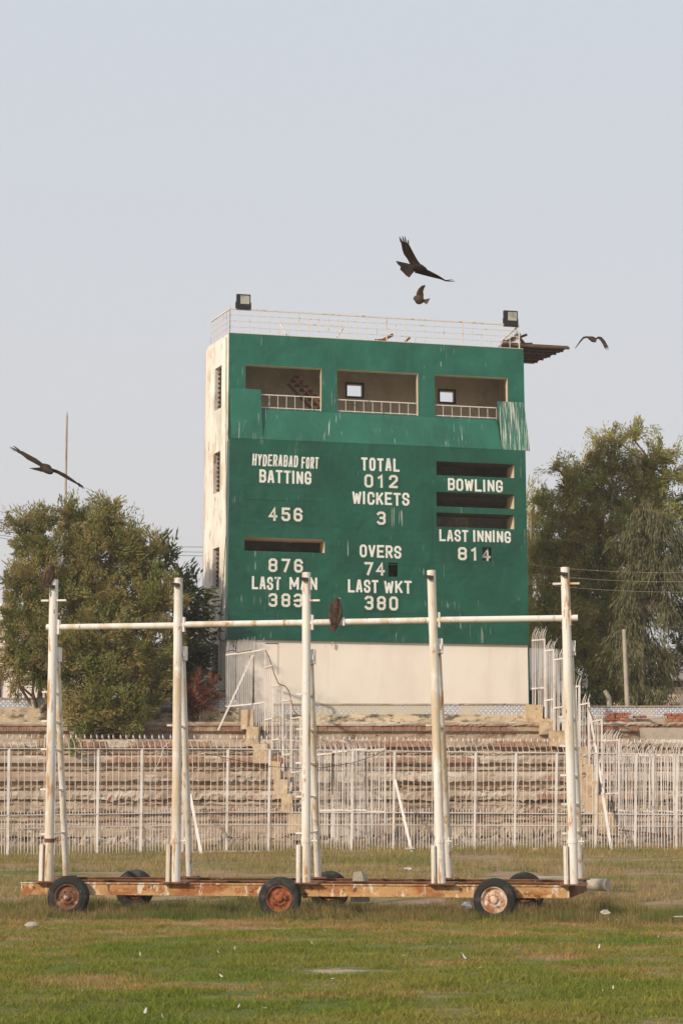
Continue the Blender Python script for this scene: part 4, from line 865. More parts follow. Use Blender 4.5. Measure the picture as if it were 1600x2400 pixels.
for i in range(5):
    b = onfront(PB_[i], 2062); b.z = RZ; t = onfront(*PT_[i]); s = (b-TL).dot(TUX); r = PR_[i]
    mb = MB(); mb.tube([b, b.lerp(t, .5), t], [r*1.04, r, r*.98], 14)
    post = mb.build('upright', m_post, trailer); ax.append((b, t))
    mb = MB()
    q = t+Vector((0,0,-.11))-NIN*(r+.035); mb.box8([q+Vector((-.10,-.06,-.012)), q+Vector((.03,-.06,-.045)), q+Vector((.05,.06,-.045)), q+Vector((-.08,.06,-.012)), q+Vector((-.10,-.06,.02)), q+Vector((.04,-.06,.005)), q+Vector((.05,.06,.005)), q+Vector((-.08,.06,.02))])
    mb.build('hook', m_dark, post)
    # stub channel and base plate
    c = b-TUX*.125-NIN*.05; mb = MB(); mb.box(c+Vector((0,0,.30)), (.042, .05, .60), (TUX, NIN, Vector((0,0,1)))); mb.box(c+TUX*.036+Vector((0,0,.30)), (.012, .09, .60), (TUX, NIN, Vector((0,0,1)))); mb.build('stub_channel', m_post, trailer)
    mb = MB(); mb.box(b+NIN*.3+TUX*.0+Vector((0,0,.012)), (.42, .95, .02), (TUX, NIN, Vector((0,0,1)))); mb.build('base_plate', m_rustdark, trailer)
    # collar and bolt half a metre above the rail
    p = b.lerp(t, .135); mb = MB(); mb.tube([p-Vector((0,0,.03)), p+Vector((0,0,.03))], r*1.16, 12); mb.box(p+TUX*.12, (.12,.05,.02), (TUX, NIN, Vector((0,0,1)))); mb.tube([p+TUX*.14+Vector((0,0,-.05)), p+TUX*.14+Vector((0,0,.06))], .012, 6); mb.build('collar', m_rustdark if i in (0,) else m_post, trailer)
    # rear brace leaning against the upright
    bb_ = TP((onfront(BB_[i], 2052)-TL).dot(TUX), 0, RZ); r_ = ray(BB_[i], 2049); bb_ = CAM+r_*((RZ+.03-EYE)/r_.z); 
    if bb_.y > b.y+2.1: bb_ = CAM+r_*((b.y+1.9)/r_.y); bb_.z = RZ+.02
    bt = at(*BT_[i], onfront(*BT_[i]).y+.17)
    mb = MB(); mb.tube([bb_, bt], [.058, .052], 12); brace = mb.build('rear_brace', m_post, trailer)
    mb = MB(); mb.box(bb_+Vector((0,0,.0)), (.3,.26,.02), (TUX, NIN, Vector((0,0,1)))); mb.build('foot_plate', m_rustdark, brace)
    mb = MB(); m_z = bt.z; c = onfront(BT_[i][0]-8, BT_[i][1]+2, .045); 
    mb.box(bt+TUX*.045+Vector((0,-.05,.0)), (.07,.16,.23), (TUX, NIN, Vector((0,0,1)))); mb.box(bt+TUX*.03+Vector((0,-.14,-.02)), (.05,.03,.08), (TUX, NIN, Vector((0,0,1)))); mb.build('top_bracket', m_post, brace)
    ys_ = {0: (1408,1622,1690,1756,1850,1955), 1: (1700,), 2: (1408,1627,1709,1788,1867,1953), 3: (1700,), 4: (1368,1680,1748,1817,1885,1953)}[i]
    for py in ys_:
        z = onfront(PB_[i], py).z; f = (z-b.z)/(t.z-b.z); pa = b.lerp(t, f); f2 = (z-bb_.z)/(bt.z-bb_.z)
        mb = MB()
        if f2 < 1: pb = bb_.lerp(bt, f2); d = (pb-pa); mb.beam(pa-TUX*.16-NIN*.01, pa-TUX*(r*.9)-NIN*.01, .05, .03); mb.beam(pa+d.normalized()*r*.9, pb+d.normalized()*.03, .05, .03)
        else: mb.beam(pa-TUX*.2-NIN*.02, pa-TUX*r*.9-NIN*.02, .05, .03); mb.beam(pa+TUX*r*.9-NIN*.02, pa+TUX*.22-NIN*.02, .05, .03)
        mb.build('rung', m_post, trailer)
# crossbars between the uprights with flange plates
for i in range(4):
    ya = (1470,1464,1459,1453)[i]; yb = (1466,1459.5,1454,1449)[i]
    a = onfront(PB_[i]+(PT_[i][0]-PB_[i])*.8+16, ya); b = onfront(PB_[i+1]+(PT_[i+1][0]-PB_[i+1])*.8-9, yb)
    mb = MB(); mb.tube([a, b], .050, 12); cb_ = mb.build('crossbar', m_post, trailer)
    for q, e in ((a, 0), (b, 1)):
        mb = MB(); mb.box(q+TUX*(-.012 if e == 0 else .015), (.03,.10,.24 if e == 0 else .22), (TUX, NIN, Vector((0,0,1)))); mb.box(q+TUX*(-.055 if e == 0 else .04), (.05,.05,.05), (TUX, NIN, Vector((0,0,1)))); mb.build('flange_plate', m_post, cb_)
a = onfront(1335, 1448.5); b = onfront(1353, 1448); mb = MB(); mb.tube([a, b], .05, 12); cb_ = mb.build('crossbar', m_post, trailer)
mb = MB(); mb.box(a, (.03,.1,.24), (TUX, NIN, Vector((0,0,1)))); mb.build('flange_plate', m_post, cb_)
a = onfront(110, 1470); b = onfront(118, 1470); mb = MB(); mb.tube([a, b], .05, 12); mb.build('crossbar', m_post, trailer)
m_ = MB(); q = onfront(805, 1455.5); m_.tube([q-TUX*.015, q+TUX*.015], .058, 12); m_.beam(q+Vector((0,-.055,.02)), q+Vector((0,-.055,-.08)), .03, .015, Vector((0,1,0))); m_.build('pipe_clip', m_post, trailer)
# wheels
RW = .33
def wheel_mesh():
    t = MB(); ax_ = (0, -1, 0)
    prof = [(.19,-.075),(.235,-.088),(.285,-.088),(.318,-.075),(.33,-.05),(.331,-.022),(.324,-.018),(.331,-.014),(.332,.014),(.324,.018),(.331,.022),(.33,.05),(.318,.075),(.285,.09),(.262,.084),(.256,.09),(.225,.086),(.19,.07)]
    t.lathe(prof, (0,0,0), ax_, 40)
    r = MB(); r.lathe([(.19,-.07),(.185,0),(.195,.072),(.203,.080),(.198,.084),(.182,.070),(.172,.035),(.150,.028),(.128,.040),(.105,.062),(.085,.066),(.060,.060),(.055,.085),(.040,.095),(.0005,.097)], (0,0,0), ax_, 36)
    for k in range(6):
        a = k*math.pi/3; r.tube([(.095*math.cos(a), -.06, .095*math.sin(a)), (.095*math.cos(a), -.082, .095*math.sin(a))], .012, 6)
    for k in range(8):
        a = k*math.pi/4+.2; c = (.142*math.cos(a), -.0, .142*math.sin(a)); r.tube([(c[0], -.024, c[2]), (c[0], -.036, c[2])], .015, 8)
    return t, r
for k, (px, Yo, fr, rm, lab) in enumerate(((161,-.11,1,m_rimdark,'wheel with a dark rusted rim and whitish ring'), (656,-.11,1,m_rimred,'wheel with a bright orange rusted rim'), (1159,-.11,1,m_rimpale,'wheel with a pale flaking rim'), (317,0,0,m_rimdark,None), (772,0,0,m_rimdark,None), (1228,0,0,m_rimdark,None))):
    p = onfront(px, 2100, -.10) if fr else onfront(px, 2060, TW+.25)
    loc = Vector((p.x, p.y, RW-.045+gz(p.x, p.y)))
    hub = MB(); hub.tube([loc, loc+NIN*(.5 if fr else -.5)], .035, 8); hb = hub.build('wheel', m_rustdark, trailer)
    if lab: hb['label'] = lab
    t, r = wheel_mesh(); ang = math.atan2(TUX.y, TUX.x)+(R(-7) if k == 2 else 0); rot = Matrix.Rotation(ang, 3, 'Z')@Matrix.Rotation(k*1.1, 3, 'Y')
    if not fr: rot = rot@Matrix.Rotation(math.pi, 3, 'Z')
    for m_b, nm, mt in ((t, 'tyre', m_tyre), (r, 'rim', rm)):
        m_b.v = [tuple(loc+rot@Vector(v)) for v in m_b.v]; m_b.build(nm, mt, hb)
for s in (1.0, 4.6, 8.2):
    mb = MB(); mb.tube([TP(s,.0,.33), TP(s,TW,.33)], .04, 8); mb.build('axle', m_rustdark, trailer)

# loose stones and blocks around the trailer
def rock(name, label, cat, px, py, wpx, hpx, Y, mat, group=None, jit=.25, taper=1):
    a = at(px, py, Y); k = Y/FPX*1.02; w, h = wpx*k, hpx*k; mb = MB(); n = 9; V = []; F = []
    rings = 5
    for j in range(rings+1):
        f = j/rings; rr = (math.sin(math.pi*(.22+.66*f)))**.6*lerp(1, taper, f)
        for i in range(n):
            an = 2*math.pi*i/n; s = 1+jit*noise.noise((math.cos(an)*1.3+px, math.sin(an)*1.3, f*2))
            cx = math.copysign(abs(math.cos(an))**.7, math.cos(an)); cy = math.copysign(abs(math.sin(an))**.7, math.sin(an))
            V.append(a+Vector((cx*w/2*rr*s, cy*w/2.4*rr*s, -.03+h*f)))
    for j in range(rings):
        for i in range(n): F.append((j*n+i, j*n+(i+1)%n, (j+1)*n+(i+1)%n, (j+1)*n+i))
    mb.add(V, F); mb.add(V[-n:], [tuple(range(n))]); o = mb.build(name, mat, None, a); return tag(o, label, cat, group)
rock('stone', 'small flat grey stone on the lawn at the far left', 'stone', 76, 2168, 30, 12, 22.5, m_concrete)
rock('stone', 'round reddish stone at the foot of the fence', 'stone', 1254, 2000, 17, 15, 46.2, m_riser)
m_bag = surf('plastic_bag', (.16,.175,.20), [((.36,.37,.39), 8, .5, .6)], .5, .5, 30); m_litter = surf('pale_litter', (.55,.52,.47), [((.34,.31,.27), 9, .48, .6)], .7, .4, 40)
rock('plastic_bag', 'crumpled grey blue plastic bag beside the right front wheel', 'bag', 1094, 2124, 22, 14, 26.3, m_bag, jit=.6)
rock('litter', 'crumpled pale rag lying in the grass right of the trailer', 'litter', 1418, 2137, 20, 9, 24.9, m_litter, jit=.8)
rock('stone', 'pale stone half hidden in grass at the right edge', 'stone', 1592, 2146, 34, 4, 24.4, m_concrete)
for q in ((866, 2036, 20), (960, 1990, 24)): rock('stone', 'pale stone in the dry grass behind the trailer, '+('nearer the white concrete block' if q[0] == 866 else 'close to the fence'), 'stone', q[0]+(90 if q[0]==866 else 0), q[1], q[2], 6, 36 if q[0] == 866 else 45.5, m_litter)
mb = MB(); a = at(826, 2112, 28.35); h = .50+.12
mb.box8([a+Vector(v) for v in ((-.16,-.12,0),(.17,-.12,0),(.17,.14,0),(-.16,.14,0),(-.10,-.08,.47),(.02,-.08,.49),(.12,.10,.43),(-.08,.10,.46))])
b2 = at(868, 2070, 29.2)
o = mb.build('concrete_block', m_concrete, None, a); tag(o, 'tapered pale concrete block standing up between the trailer rails', 'block')
o.location += Vector((.12, .25, -.02))
mb = MB(); a = at(1362, 2068, 30.3); b = at(1423, 2070, 30.0); mb.tube([a+Vector((0,0,-.03)), b+Vector((0,0,-.03))], [.095,.105], 16); o = mb.build('concrete_roller', m_concrete, None, a); tag(o, 'short pale concrete cylinder lying beyond the right end of the trailer', 'roller')
mb = MB(); a = at(1292, 2062, 30.9); mb.box(a, (.9,.5,.08), jit=.02); o = mb.build('concrete_slab', m_concrete, None, a); tag(o, 'flat grey slab lying behind the right rear wheel of the trailer', 'slab')
# feathers and litter specks on the lawn
m_feather = surf('white_feather', (.62,.60,.57), rough=.7)
fm = MB()
for (l, w, a0) in ((.10,.024,.3),):
    V = []; n = 8
    for i in range(n+1):
        f = i/n; ww = w*math.sin(math.pi*(f*.9+.08))**.6; x = l*(f-.5); z = .012+.05*f*f
        V += [(x, -ww/2+.01*f*f, z), (x, 0, z+.006), (x, ww/2+.01*f*f, z)]
    F = []
    for i in range(n):
        for j in range(2): F.append((3*i+j, 3*i+3+j, 3*i+4+j, 3*i+1+j))
    fm.add(V, F, True)
f0 = fm.build('feather', m_feather, None, (0,0,0)); first = True
known = [(1054,2213,1.5),(1088,2247,1.9),(620,2366,1.4),(340,2376,1.6),(380,2388,1.5),(1404,2222,1.5),(328,2240,1.4),(520,2290,1.2),(780,2296,1.2),(16,2342,1.1),(192,2328,1.3),(730,2212,1.2),(548,2226,1.6),(785,2200,1.2),(1207,2190,1.3),(1290,2192,1.2)]
for k in range(52):
    if k < len(known): px, py, s = known[k]
    else: px, py, s = random.uniform(5, 1595), random.choice((random.uniform(2130, 2260), random.uniform(2130, 2400))), random.uniform(.5, 1.0)
    r_ = ray(px, py); p = CAM+r_*((gz(0, 20)+.045-EYE)/r_.z)
    o = f0 if first else f0.copy()
    if not first: C.objects.link(o)
    first = False; o.location = p; o.rotation_euler = (random.uniform(-.4,.4), random.uniform(-.6,.3), random.uniform(0, 6.28)); o.scale = (s*.32, s*.6, s*.42)
    tag(o, 'small white feather lying on the green lawn', 'feather', 'white feathers scattered on the lawn')

# ------------------------------------------------------------------ trees and shrubs
m_bark = surf('bark', (.23,.17,.12), [((.36,.29,.22), 3, .5, .65, (1,1,.3)), ((.12,.09,.065), 6, .55, .7, (1,1,.3))], .95, .6, 18)
ACA = [(.105,.165,.036), (.19,.225,.056), (.28,.245,.085), (.36,.26,.105), (.40,.34,.13)]
m_leafA = leafmat('acacia_leaves', ACA, .9)
m_leafB = leafmat('acacia_leaves_right', [(.135,.195,.040), (.24,.275,.062), (.35,.32,.092), (.40,.295,.10), (.46,.41,.135)], .8)
m_leafE = leafmat('eucalyptus_leaves', [(.07,.088,.034), (.125,.130,.055), (.165,.155,.072), (.22,.19,.10)], .9, .15)
m_leafD = leafmat('dark_leaves', [(.030,.045,.016), (.055,.075,.024), (.085,.095,.035)], 1.1, .2)
m_leafG = leafmat('glossy_leaves', [(.045,.065,.022), (.095,.115,.045), (.16,.165,.085)], 1.3, .15)
m_leafR = leafmat('red_dry_leaves', [(.14,.045,.025), (.22,.08,.045), (.28,.12,.065)], 1.5, .2)
m_leafS = leafmat('sapling_leaves', [(.11,.15,.035), (.20,.23,.06), (.28,.28,.10)], 1.3, .25)
def unit(n):
    v = rng.normal(size=(n, 3)); return v/np.linalg.norm(v, axis=1, keepdims=True)
def leaves(cent, dirs, L, Wd, droop=0, jitter=.35):
    """diamond leaves: centres (n,3), growth direction (n,3)"""
    n = len(cent); L = L*(.6+.8*rng.random(n)); Wd = Wd*(.6+.8*rng.random(n))
    t = dirs+unit(n)*jitter; t[:,2] -= droop; t /= np.linalg.norm(t, axis=1, keepdims=True)
    s = np.cross(t, unit(n)); s /= np.linalg.norm(s, axis=1, keepdims=True)+1e-9
    p0 = cent; p1 = cent+t*(L*.45)[:,None]+s*(Wd/2)[:,None]; p2 = cent+t*L[:,None]; p3 = cent+t*(L*.45)[:,None]-s*(Wd/2)[:,None]
    return np.stack([p0, p1, p2, p3], 1)
def plant(name, label, cat, base, blobs, Yd, mat, leafL=.17, leafW=.045, nclump=300, per=90, crad=.42, droop=.0, trunks=(), group=None, bark=m_bark, depth=.8, twigs=True, limbs=True, edge=.40, trunkname='trunk'):
    base = at(*base) if len(base) == 3 and base[2] > 20 else Vector(base)
    t = thing(name, label, cat, base, group); B = []
    for b in blobs:
        px, py, rx, ry = b[:4]
        if name == 'acacia_tree' and py < 1310: py += 20; rx *= .92; ry *= .9
        dy = b[4]+.35*math.sin(px*.7) if len(b) > 4 else .5*math.sin(px*.7)
        c = at(px, py, Yd+dy); k = (Yd+dy)/FPX*1.02; B.append((c, rx*k, ry*k))
    wts = np.array([rx*rz for c, rx, rz in B]); wts = wts/wts.sum(); LV = []; CL = []
    for (c, rx, rz), w in zip(B, wts):
        n = max(4, int(nclump*w)); d = unit(n); rad = rng.random(n)**edge
        P = np.array(c)+d*rad[:,None]*np.array([rx, max(rx*depth, .4), rz]); CL.append((c, P))
        for p, dd in zip(P, d):
            m = int(per*(.5+rng.random())); cr = crad*(.5+.8*rng.random()); ax = dd*.7+unit(1)[0]*.7+np.array([0, 0, .35-1.1*droop]); ax /= np.linalg.norm(ax)
            u = unit(m)*(rng.random(m)**.5)[:,None]*cr*.55+ax[None,:]*(rng.random(m)*2-.8)[:,None]*cr*1.15
            out = ax[None,:]*.9+u/cr*.6; LV.append(leaves(p+u, out, leafL, leafW, droop))
    V = np.concatenate(LV); n = len(V); npmesh('crown', V.reshape(-1, 3), np.arange(4*n).reshape(n, 4), mat, t)
    mb = MB(); tops = []
    for tr in trunks:
        pts = [at(px, py, Yd+(dy if dy else 0)) for px, py, dy, r in tr]; mb.tube(pts, [q[3] for q in tr], 8); tops.append(pts)
    if limbs and trunks:
        for c, P in CL:
            q = min((p for pts in tops for p in pts), key=lambda p: (p-c).length+max(0, p.z-c.z)*1.5)
            mid = q.lerp(c, .5)+Vector((random.uniform(-.3,.3), random.uniform(-.3,.3), random.uniform(-.1,.4))); mb.tube([q, mid, c], [.07, .05, .03], 5)
            if twigs:
                for p in P[::3]: mb.tube([c.lerp(mid, .2), c.lerp(Vector(p), .6)+Vector((0,0,.1)), Vector(p)], [.024, .016, .008], 4)
    mb.build(trunkname, bark, t); return t
LB = [(75,1235,50,55),(50,1215,30,30),(95,1200,35,32),(165,1190,32,40,.5),(200,1225,55,50,.6),(250,1185,34,38,.2),(270,1230,52,60),(245,1175,14,18),(130,1280,80,65),(310,1275,48,60),(322,1240,20,24),(235,1310,90,75,-.4),(345,1330,50,70),(60,1360,50,40,-.3),(115,1370,60,50),(42,1358,28,26),
      (30,1445,30,40,-.3),(70,1430,50,55),(165,1410,85,80,-.6),(280,1410,90,90,-.5),(375,1420,55,80,-.2),(60,1500,60,50,-.2),(30,1550,40,42,-.4),(40,1600,24,24,-.5),(85,1560,40,45,-.4),(150,1520,75,70,-.7),(250,1520,90,80,-.9),(350,1530,70,80,-.5),(190,1610,65,60,-1.0),(270,1610,75,60,-1.1),(340,1600,60,70,-.6),(160,1670,35,30,-1.2),(300,1670,55,40,-1.6),(230,1665,45,42,-1.5),(110,1600,22,30,-.6)]
plant('acacia_tree', 'broad olive brown tree rising behind the left end of the terrace', 'tree', (225, 1690, 58.8), LB, 58.2, m_leafA, .13, .037, 1500, 125, .35, 0,
      trunks=[[(225,1690,.6,.16),(222,1500,.5,.13),(208,1350,.3,.10),(200,1230,.2,.05)],[(335,1690,.5,.13),(342,1500,.3,.11),(332,1330,0,.08),(300,1230,0,.04)],[(90,1680,.5,.10),(105,1500,.3,.08),(80,1300,.1,.05)],[(262,1690,.5,.09),(255,1500,.2,.08),(262,1280,.2,.05)]])
plant('leafy_tree', 'sparse glossy leaved tree between the broad left tree and the scoreboard', 'tree', (440, 1690, 60.2), [(418,1345,22,26),(440,1410,32,40),(465,1400,16,30),(430,1480,45,60),(462,1480,20,50),(440,1560,40,55),(455,1610,30,40),(380,1290,20,24),(395,1320,24,30)], 60.0, m_leafG, .25, .07, 110, 52, .45, .2,
      trunks=[[(440,1690,.2,.09),(445,1500,.2,.07),(425,1350,.1,.03)]])
plant('dark_bush', 'dark green bush in the shade behind the red dry shrub', 'bush', (430, 1660, 60.6), [(400,1600,50,60),(440,1570,40,60),(385,1640,40,35)], 59.9, m_leafD, .2, .055, 110, 90, .4, 0, trunks=[[(420,1680,.2,.06),(425,1600,.1,.04)]])
plant('dry_shrub', 'reddish brown withered shrub against the foot of the scoreboard side wall', 'shrub', (470, 1690, 58.3), [(462,1640,28,36),(485,1620,22,22),(450,1665,24,24),(498,1630,16,12),(455,1610,18,22)], 58.1, m_leafR, .13, .022, 80, 90, .26, .1, trunks=[[(468,1695,.0,.03),(470,1650,0,.02),(480,1615,0,.012)]], edge=.6)
plant('green_shrub', 'straggling green shrub hanging over the terrace ledge below the left tree', 'shrub', (235, 1725, 57.0), [(225,1690,30,40),(250,1650,26,40),(285,1620,14,26),(300,1600,8,18),(200,1700,22,26),(260,1700,30,24),(215,1640,20,32),(320,1690,28,24)], 57.0, m_leafS, .13, .035, 110, 60, .26, -.1,
      trunks=[[(228,1728,.0,.025),(240,1680,0,.02),(290,1610,0,.01)],[(228,1728,0,.02),(215,1640,0,.01)],[(228,1728,0,.02),(235,1620,0,.01)]], edge=.6)
plant('sapling', 'small green sapling growing from a step below the left tree', 'sapling', (176, 1772, 55.4), [(176,1735,10,20),(170,1755,8,12),(181,1715,8,10)], 55.4, m_leafS, .12, .032, 14, 40, .2, 0, trunks=[[(177,1772,0,.012),(176,1720,0,.006)]], twigs=False)
RB = [(1440,1010,20,24),(1480,1005,24,20),(1405,1025,22,30),(1375,1070,34,32),(1325,1085,26,22),(1300,1075,8,10),(1430,1070,50,42),(1500,1075,40,36),(1550,1050,34,26),(1575,1040,16,16),(1345,1130,50,45),(1420,1140,65,55),(1500,1130,55,50),(1560,1100,36,36),(1290,1170,30,34),(1330,1200,55,50),(1405,1220,65,60),(1480,1210,60,60),(1540,1170,36,50),(1275,1250,40,50),(1340,1290,65,60),(1420,1300,65,65),(1500,1290,50,60),(1268,1330,36,50),(1330,1380,65,65),(1410,1390,60,60),(1480,1380,45,60),(1275,1430,36,60),(1345,1460,65,60),(1420,1470,55,60),(1300,1530,45,60),(1370,1550,60,60),(1440,1560,50,55),(1330,1620,45,40),(1400,1630,50,40),(1460,1630,36,36),(1360,1640,40,32)]
plant('acacia_tree', 'tall broad olive green tree behind the wall right of the scoreboard', 'tree', (1425, 1660, 69), RB, 69, m_leafB, .15, .042, 1450, 125, .42, 0,
      trunks=[[(1425,1660,.0,.2),(1430,1500,0,.17),(1425,1330,0,.13),(1435,1150,0,.07)],[(1425,1500,0,.13),(1480,1300,0,.10),(1530,1100,0,.05)],[(1425,1480,0,.12),(1350,1330,0,.09),(1330,1150,0,.05)]])
plant('bushy_tree', 'lower rounded tree peeping out just right of the scoreboard edge', 'tree', (1240, 1660, 75), [(1245,1170,20,26),(1250,1240,30,40),(1235,1320,40,50),(1225,1420,40,50),(1255,1500,30,50)], 75, m_leafB, .22, .05, 110, 70, .5, 0, trunks=[[(1240,1660,0,.14),(1242,1400,0,.1),(1245,1200,0,.05)]])
EB = [(1480,1260,22,26),(1575,1330,24,40),(1515,1200,30,26),(1550,1225,26,36),(1500,1255,24,34),(1540,1290,34,36),(1590,1275,14,22),(1495,1330,24,30),(1550,1350,30,44),(1478,1385,22,30),(1520,1400,34,40),(1462,1440,16,30),(1500,1465,32,40),(1560,1440,22,44),(1470,1530,22,40),(1520,1530,36,40),(1500,1590,32,40),(1555,1570,20,40),(1445,1500,10,24),(1540,1640,30,24),(1480,1630,18,24)]
plant('eucalyptus_tree', 'greyish drooping eucalyptus in front of the tall right hand tree', 'tree', (1505, 1655, 64), EB, 64, m_leafE, .25, .032, 430, 66, .50, 1.3,
      trunks=[[(1505,1655,.0,.12),(1500,1560,0,.11),(1508,1450,0,.09),(1520,1300,0,.05),(1520,1210,0,.02)]], edge=.5)
plant('dark_tree', 'dark green tree cut off by the right edge of the picture', 'tree', (1610, 1660, 72), [(1600,1120,14,18),(1590,1165,26,30),(1610,1220,40,50),(1590,1300,22,40),(1600,1420,50,60),(1590,1500,34,50),(1640,1300,60,80),(1650,1450,60,80),(1570,1560,20,30)], 72, m_leafD, .22, .055, 150, 75, .5, 0, trunks=[[(1640,1660,0,.16),(1635,1450,0,.12),(1610,1220,0,.05)]])
plant('green_shrub', 'low green bushes behind the tiled wall at the foot of the tall right tree', 'shrub', (1330, 1660, 62.5), [(1300,1640,30,22),(1345,1635,34,26),(1390,1640,30,22)], 62.5, m_leafD, .16, .04, 50, 70, .35, 0, trunks=[[(1335,1662,0,.03),(1340,1640,0,.02)]])

# ------------------------------------------------------------------ poles, lines, far buildings
m_pole = surf('pole_paint', (.42,.36,.32), [((.33,.24,.19), 2, .5, .65, (1,1,.3))], .7)
mb = MB(); a = at(146, 1640, 72); b = at(157.5, 972, 72); mb.tube([a, a.lerp(b,.5), b], [.085,.06,.042], 8); mb.tube([b, b+Vector((0,0,.12))], .022, 6); mb.tube([b+Vector((0,0,-.18)), b+Vector((0,-.06,-.18))], .03, 6)
o = mb.build('flag_pole', m_pole, None, a); tag(o, 'tall thin bare pole rising out of the left tree', 'pole')
m_wood = surf('grey_timber', (.42,.37,.30), [((.30,.25,.19), 3, .5, .65, (1,1,.3))], .9, .3, 20)
mb = MB(); a = at(1469, 1658, 61.5); b = at(1461, 1475, 61.5); mb.tube([a, b], [.085,.07], 8); o = mb.build('wooden_post', m_wood, None, a); tag(o, 'plain weathered post standing behind the right tiled wall', 'post')
mb = MB(); a = at(1427, 1660, 60); b = at(1426, 1636, 60); c = at(1416, 1618, 60); mb.tube([a, b, c], [.09,.085,.07], 6); o = mb.build('bent_post', m_concrete, None, a); tag(o, 'short pale post with a bent top behind the right tiled wall', 'post')
for k, (x0, y0, x1, y1, Y, lab) in enumerate(((-40,1237,500,1282,95,'uppermost thin power line crossing behind the left tree'), (-40,1247,500,1294,95,'middle thin power line crossing behind the left tree'), (-40,1253,500,1303,95,'lowest thin power line crossing behind the left tree'))):
    wire('power_line', lab, [at(x0, y0, Y), at(x1, y1, Y)], .014, 'cable', group='power lines behind the left tree', sag=.3)
for k, (y0, y1, lab) in enumerate(((1322,1336,'uppermost thin wire strung in front of the right hand trees'), (1343,1357,'middle thin wire strung in front of the right hand trees'), (1365,1382,'lowest thin wire strung in front of the right hand trees'))):
    wire('power_line', lab, [at(1225, y0, 63), at(1700, y1+4, 62)], .0055, 'cable', m_pole, 'wires in front of the right trees', sag=.15)
m_whitewash = surf('whitewash', (.74,.68,.64), [((.60,.53,.48), .6, .5, .7)], .9, .1, 8); m_pink = surf('pink_wash', (.72,.60,.52), [((.60,.48,.40), .6, .5, .7)], .9)
mosque = thing('domed_building', 'white building with rounded merlons along its roof at the far left edge', 'building', at(10, 1640, 100))
def bxp(name, mat, px0, px1, py0, py1, Y, dep, par):
    a = at(px0, py1, Y); b = at(px1, py0, Y); mb = MB(); mb.box(((a.x+b.x)/2, Y+dep/2, (a.z+b.z)/2), (b.x-a.x, dep, b.z-a.z)); return mb.build(name, mat, par)
bxp('wall', m_whitewash, -160, 60, 1530, 1660, 100, 6, mosque); bxp('upper_wall', m_pink, -160, 52, 1440, 1524, 100.2, 5.5, mosque); bxp('ledge', m_pink, -160, 56, 1519, 1531, 99.6, 1.0, mosque)
bxp('cornice', m_whitewash, -160, 54, 1446, 1452, 99.95, .4, mosque); bxp('cornice', m_whitewash, -160, 54, 1470, 1475, 99.95, .4, mosque)
for px in (-66, -28, 4, 36):
    a = at(px, 1441, 100.8); mb = MB(); mb.lathe([(.34,0),(.36,.15),(.33,.35),(.22,.55),(.10,.68),(.001,.74)], a, (0,0,1), 14); mb.build('merlon', m_whitewash, mosque)
white = thing('white_building', 'long plain white building wall glimpsed through the left tree', 'building', at(100, 1640, 82))
bxp('wall', m_whitewash, -60, 330, 1520, 1665, 82, 5, white); bxp('window', m_dark, -10, 5, 1560, 1640, 81.93, .1, white); bxp('roof_edge', m_whitewash, -64, 334, 1512, 1519.5, 81.8, 5.4, white)
shed = thing('cream_building', 'cream building with a dark recess under its wall behind the right trees', 'building', at(1580, 1650, 84))
bxp('wall', m_pink, 1470, 1760, 1610, 1668, 84, 6, shed); bxp('upper_wall', m_whitewash, 1520, 1760, 1520, 1592, 83, 7, shed); bxp('recess', m_dark, 1540, 1760, 1592.6, 1609, 84.4, 4, shed)
bxp('window', m_dark, 1478, 1486, 1637, 1652, 83.93, .08, shed); bxp('window', m_dark, 1455, 1469, 1625, 1660, 83.93, .5, shed)
hut = thing('plaster_hut', 'small weathered plaster wall showing between the right fence and the trees', 'building', at(1355, 1650, 66))
bxp('wall', m_side, 1322, 1376, 1592, 1668, 66, 3, hut)

# ------------------------------------------------------------------ kites
m_kite = surf('kite_plumage', (.026,.016,.012), [((.060,.034,.022), 9, .45, .65), ((.10,.065,.045), 22, .62, .74), ((.02,.014,.012), 14, .58, .72)], .8, .3, 60)
m_kite2 = surf('kite_plumage_light', (.075,.042,.027), [((.12,.07,.045), 8, .5, .65), ((.06,.035,.024), 12, .55, .7)], .8, .3, 60)
def wing(mb, lead, trail, dys, P, th=.03):
    """lead/trail: pixel outline from root to tip, dys: distance offset at each station"""
    n = len(lead); V = []; F = []; S = 7
    for i in range(n):
        a = P(*lead[i], dys[i]); b = P(*trail[i], dys[i]+.03)
        for j in range(S):
            s = j/(S-1); q = a.lerp(b, s); t = th*(1-.75*i/(n-1))*math.sin(math.pi*min(1, .12+s*.88))**.8*(1-s*.6)+.003
            V.append(q+Vector((0,-t,0)))
        for j in range(S-1, -1, -1):
            s = j/(S-1); q = a.lerp(b, s); t = th*(1-.75*i/(n-1))*math.sin(math.pi*min(1, .12+s*.88))**.8*(1-s*.6)+.003
            V.append(q+Vector((0,t,0)))
    m = 2*S
    for i in range(n-1):
        for j in range(m): F.append((i*m+j, i*m+(j+1)%m, (i+1)*m+(j+1)%m, (i+1)*m+j))
    mb.add(V, F, True); mb.add(V[:m], [tuple(range(m))]); mb.add(V[-m:], [tuple(range(m-1, -1, -1))])
def fingers(mb, rows, P, r=.016):
    for (a, b, dy) in rows:
        p, q = P(*a, dy), P(*b, dy); mid = p.lerp(q, .6)+Vector((0,0,.004)); mb.tube([p, mid, q], [(r, .004), (r*.75, .004), (.003, .002)], 6)
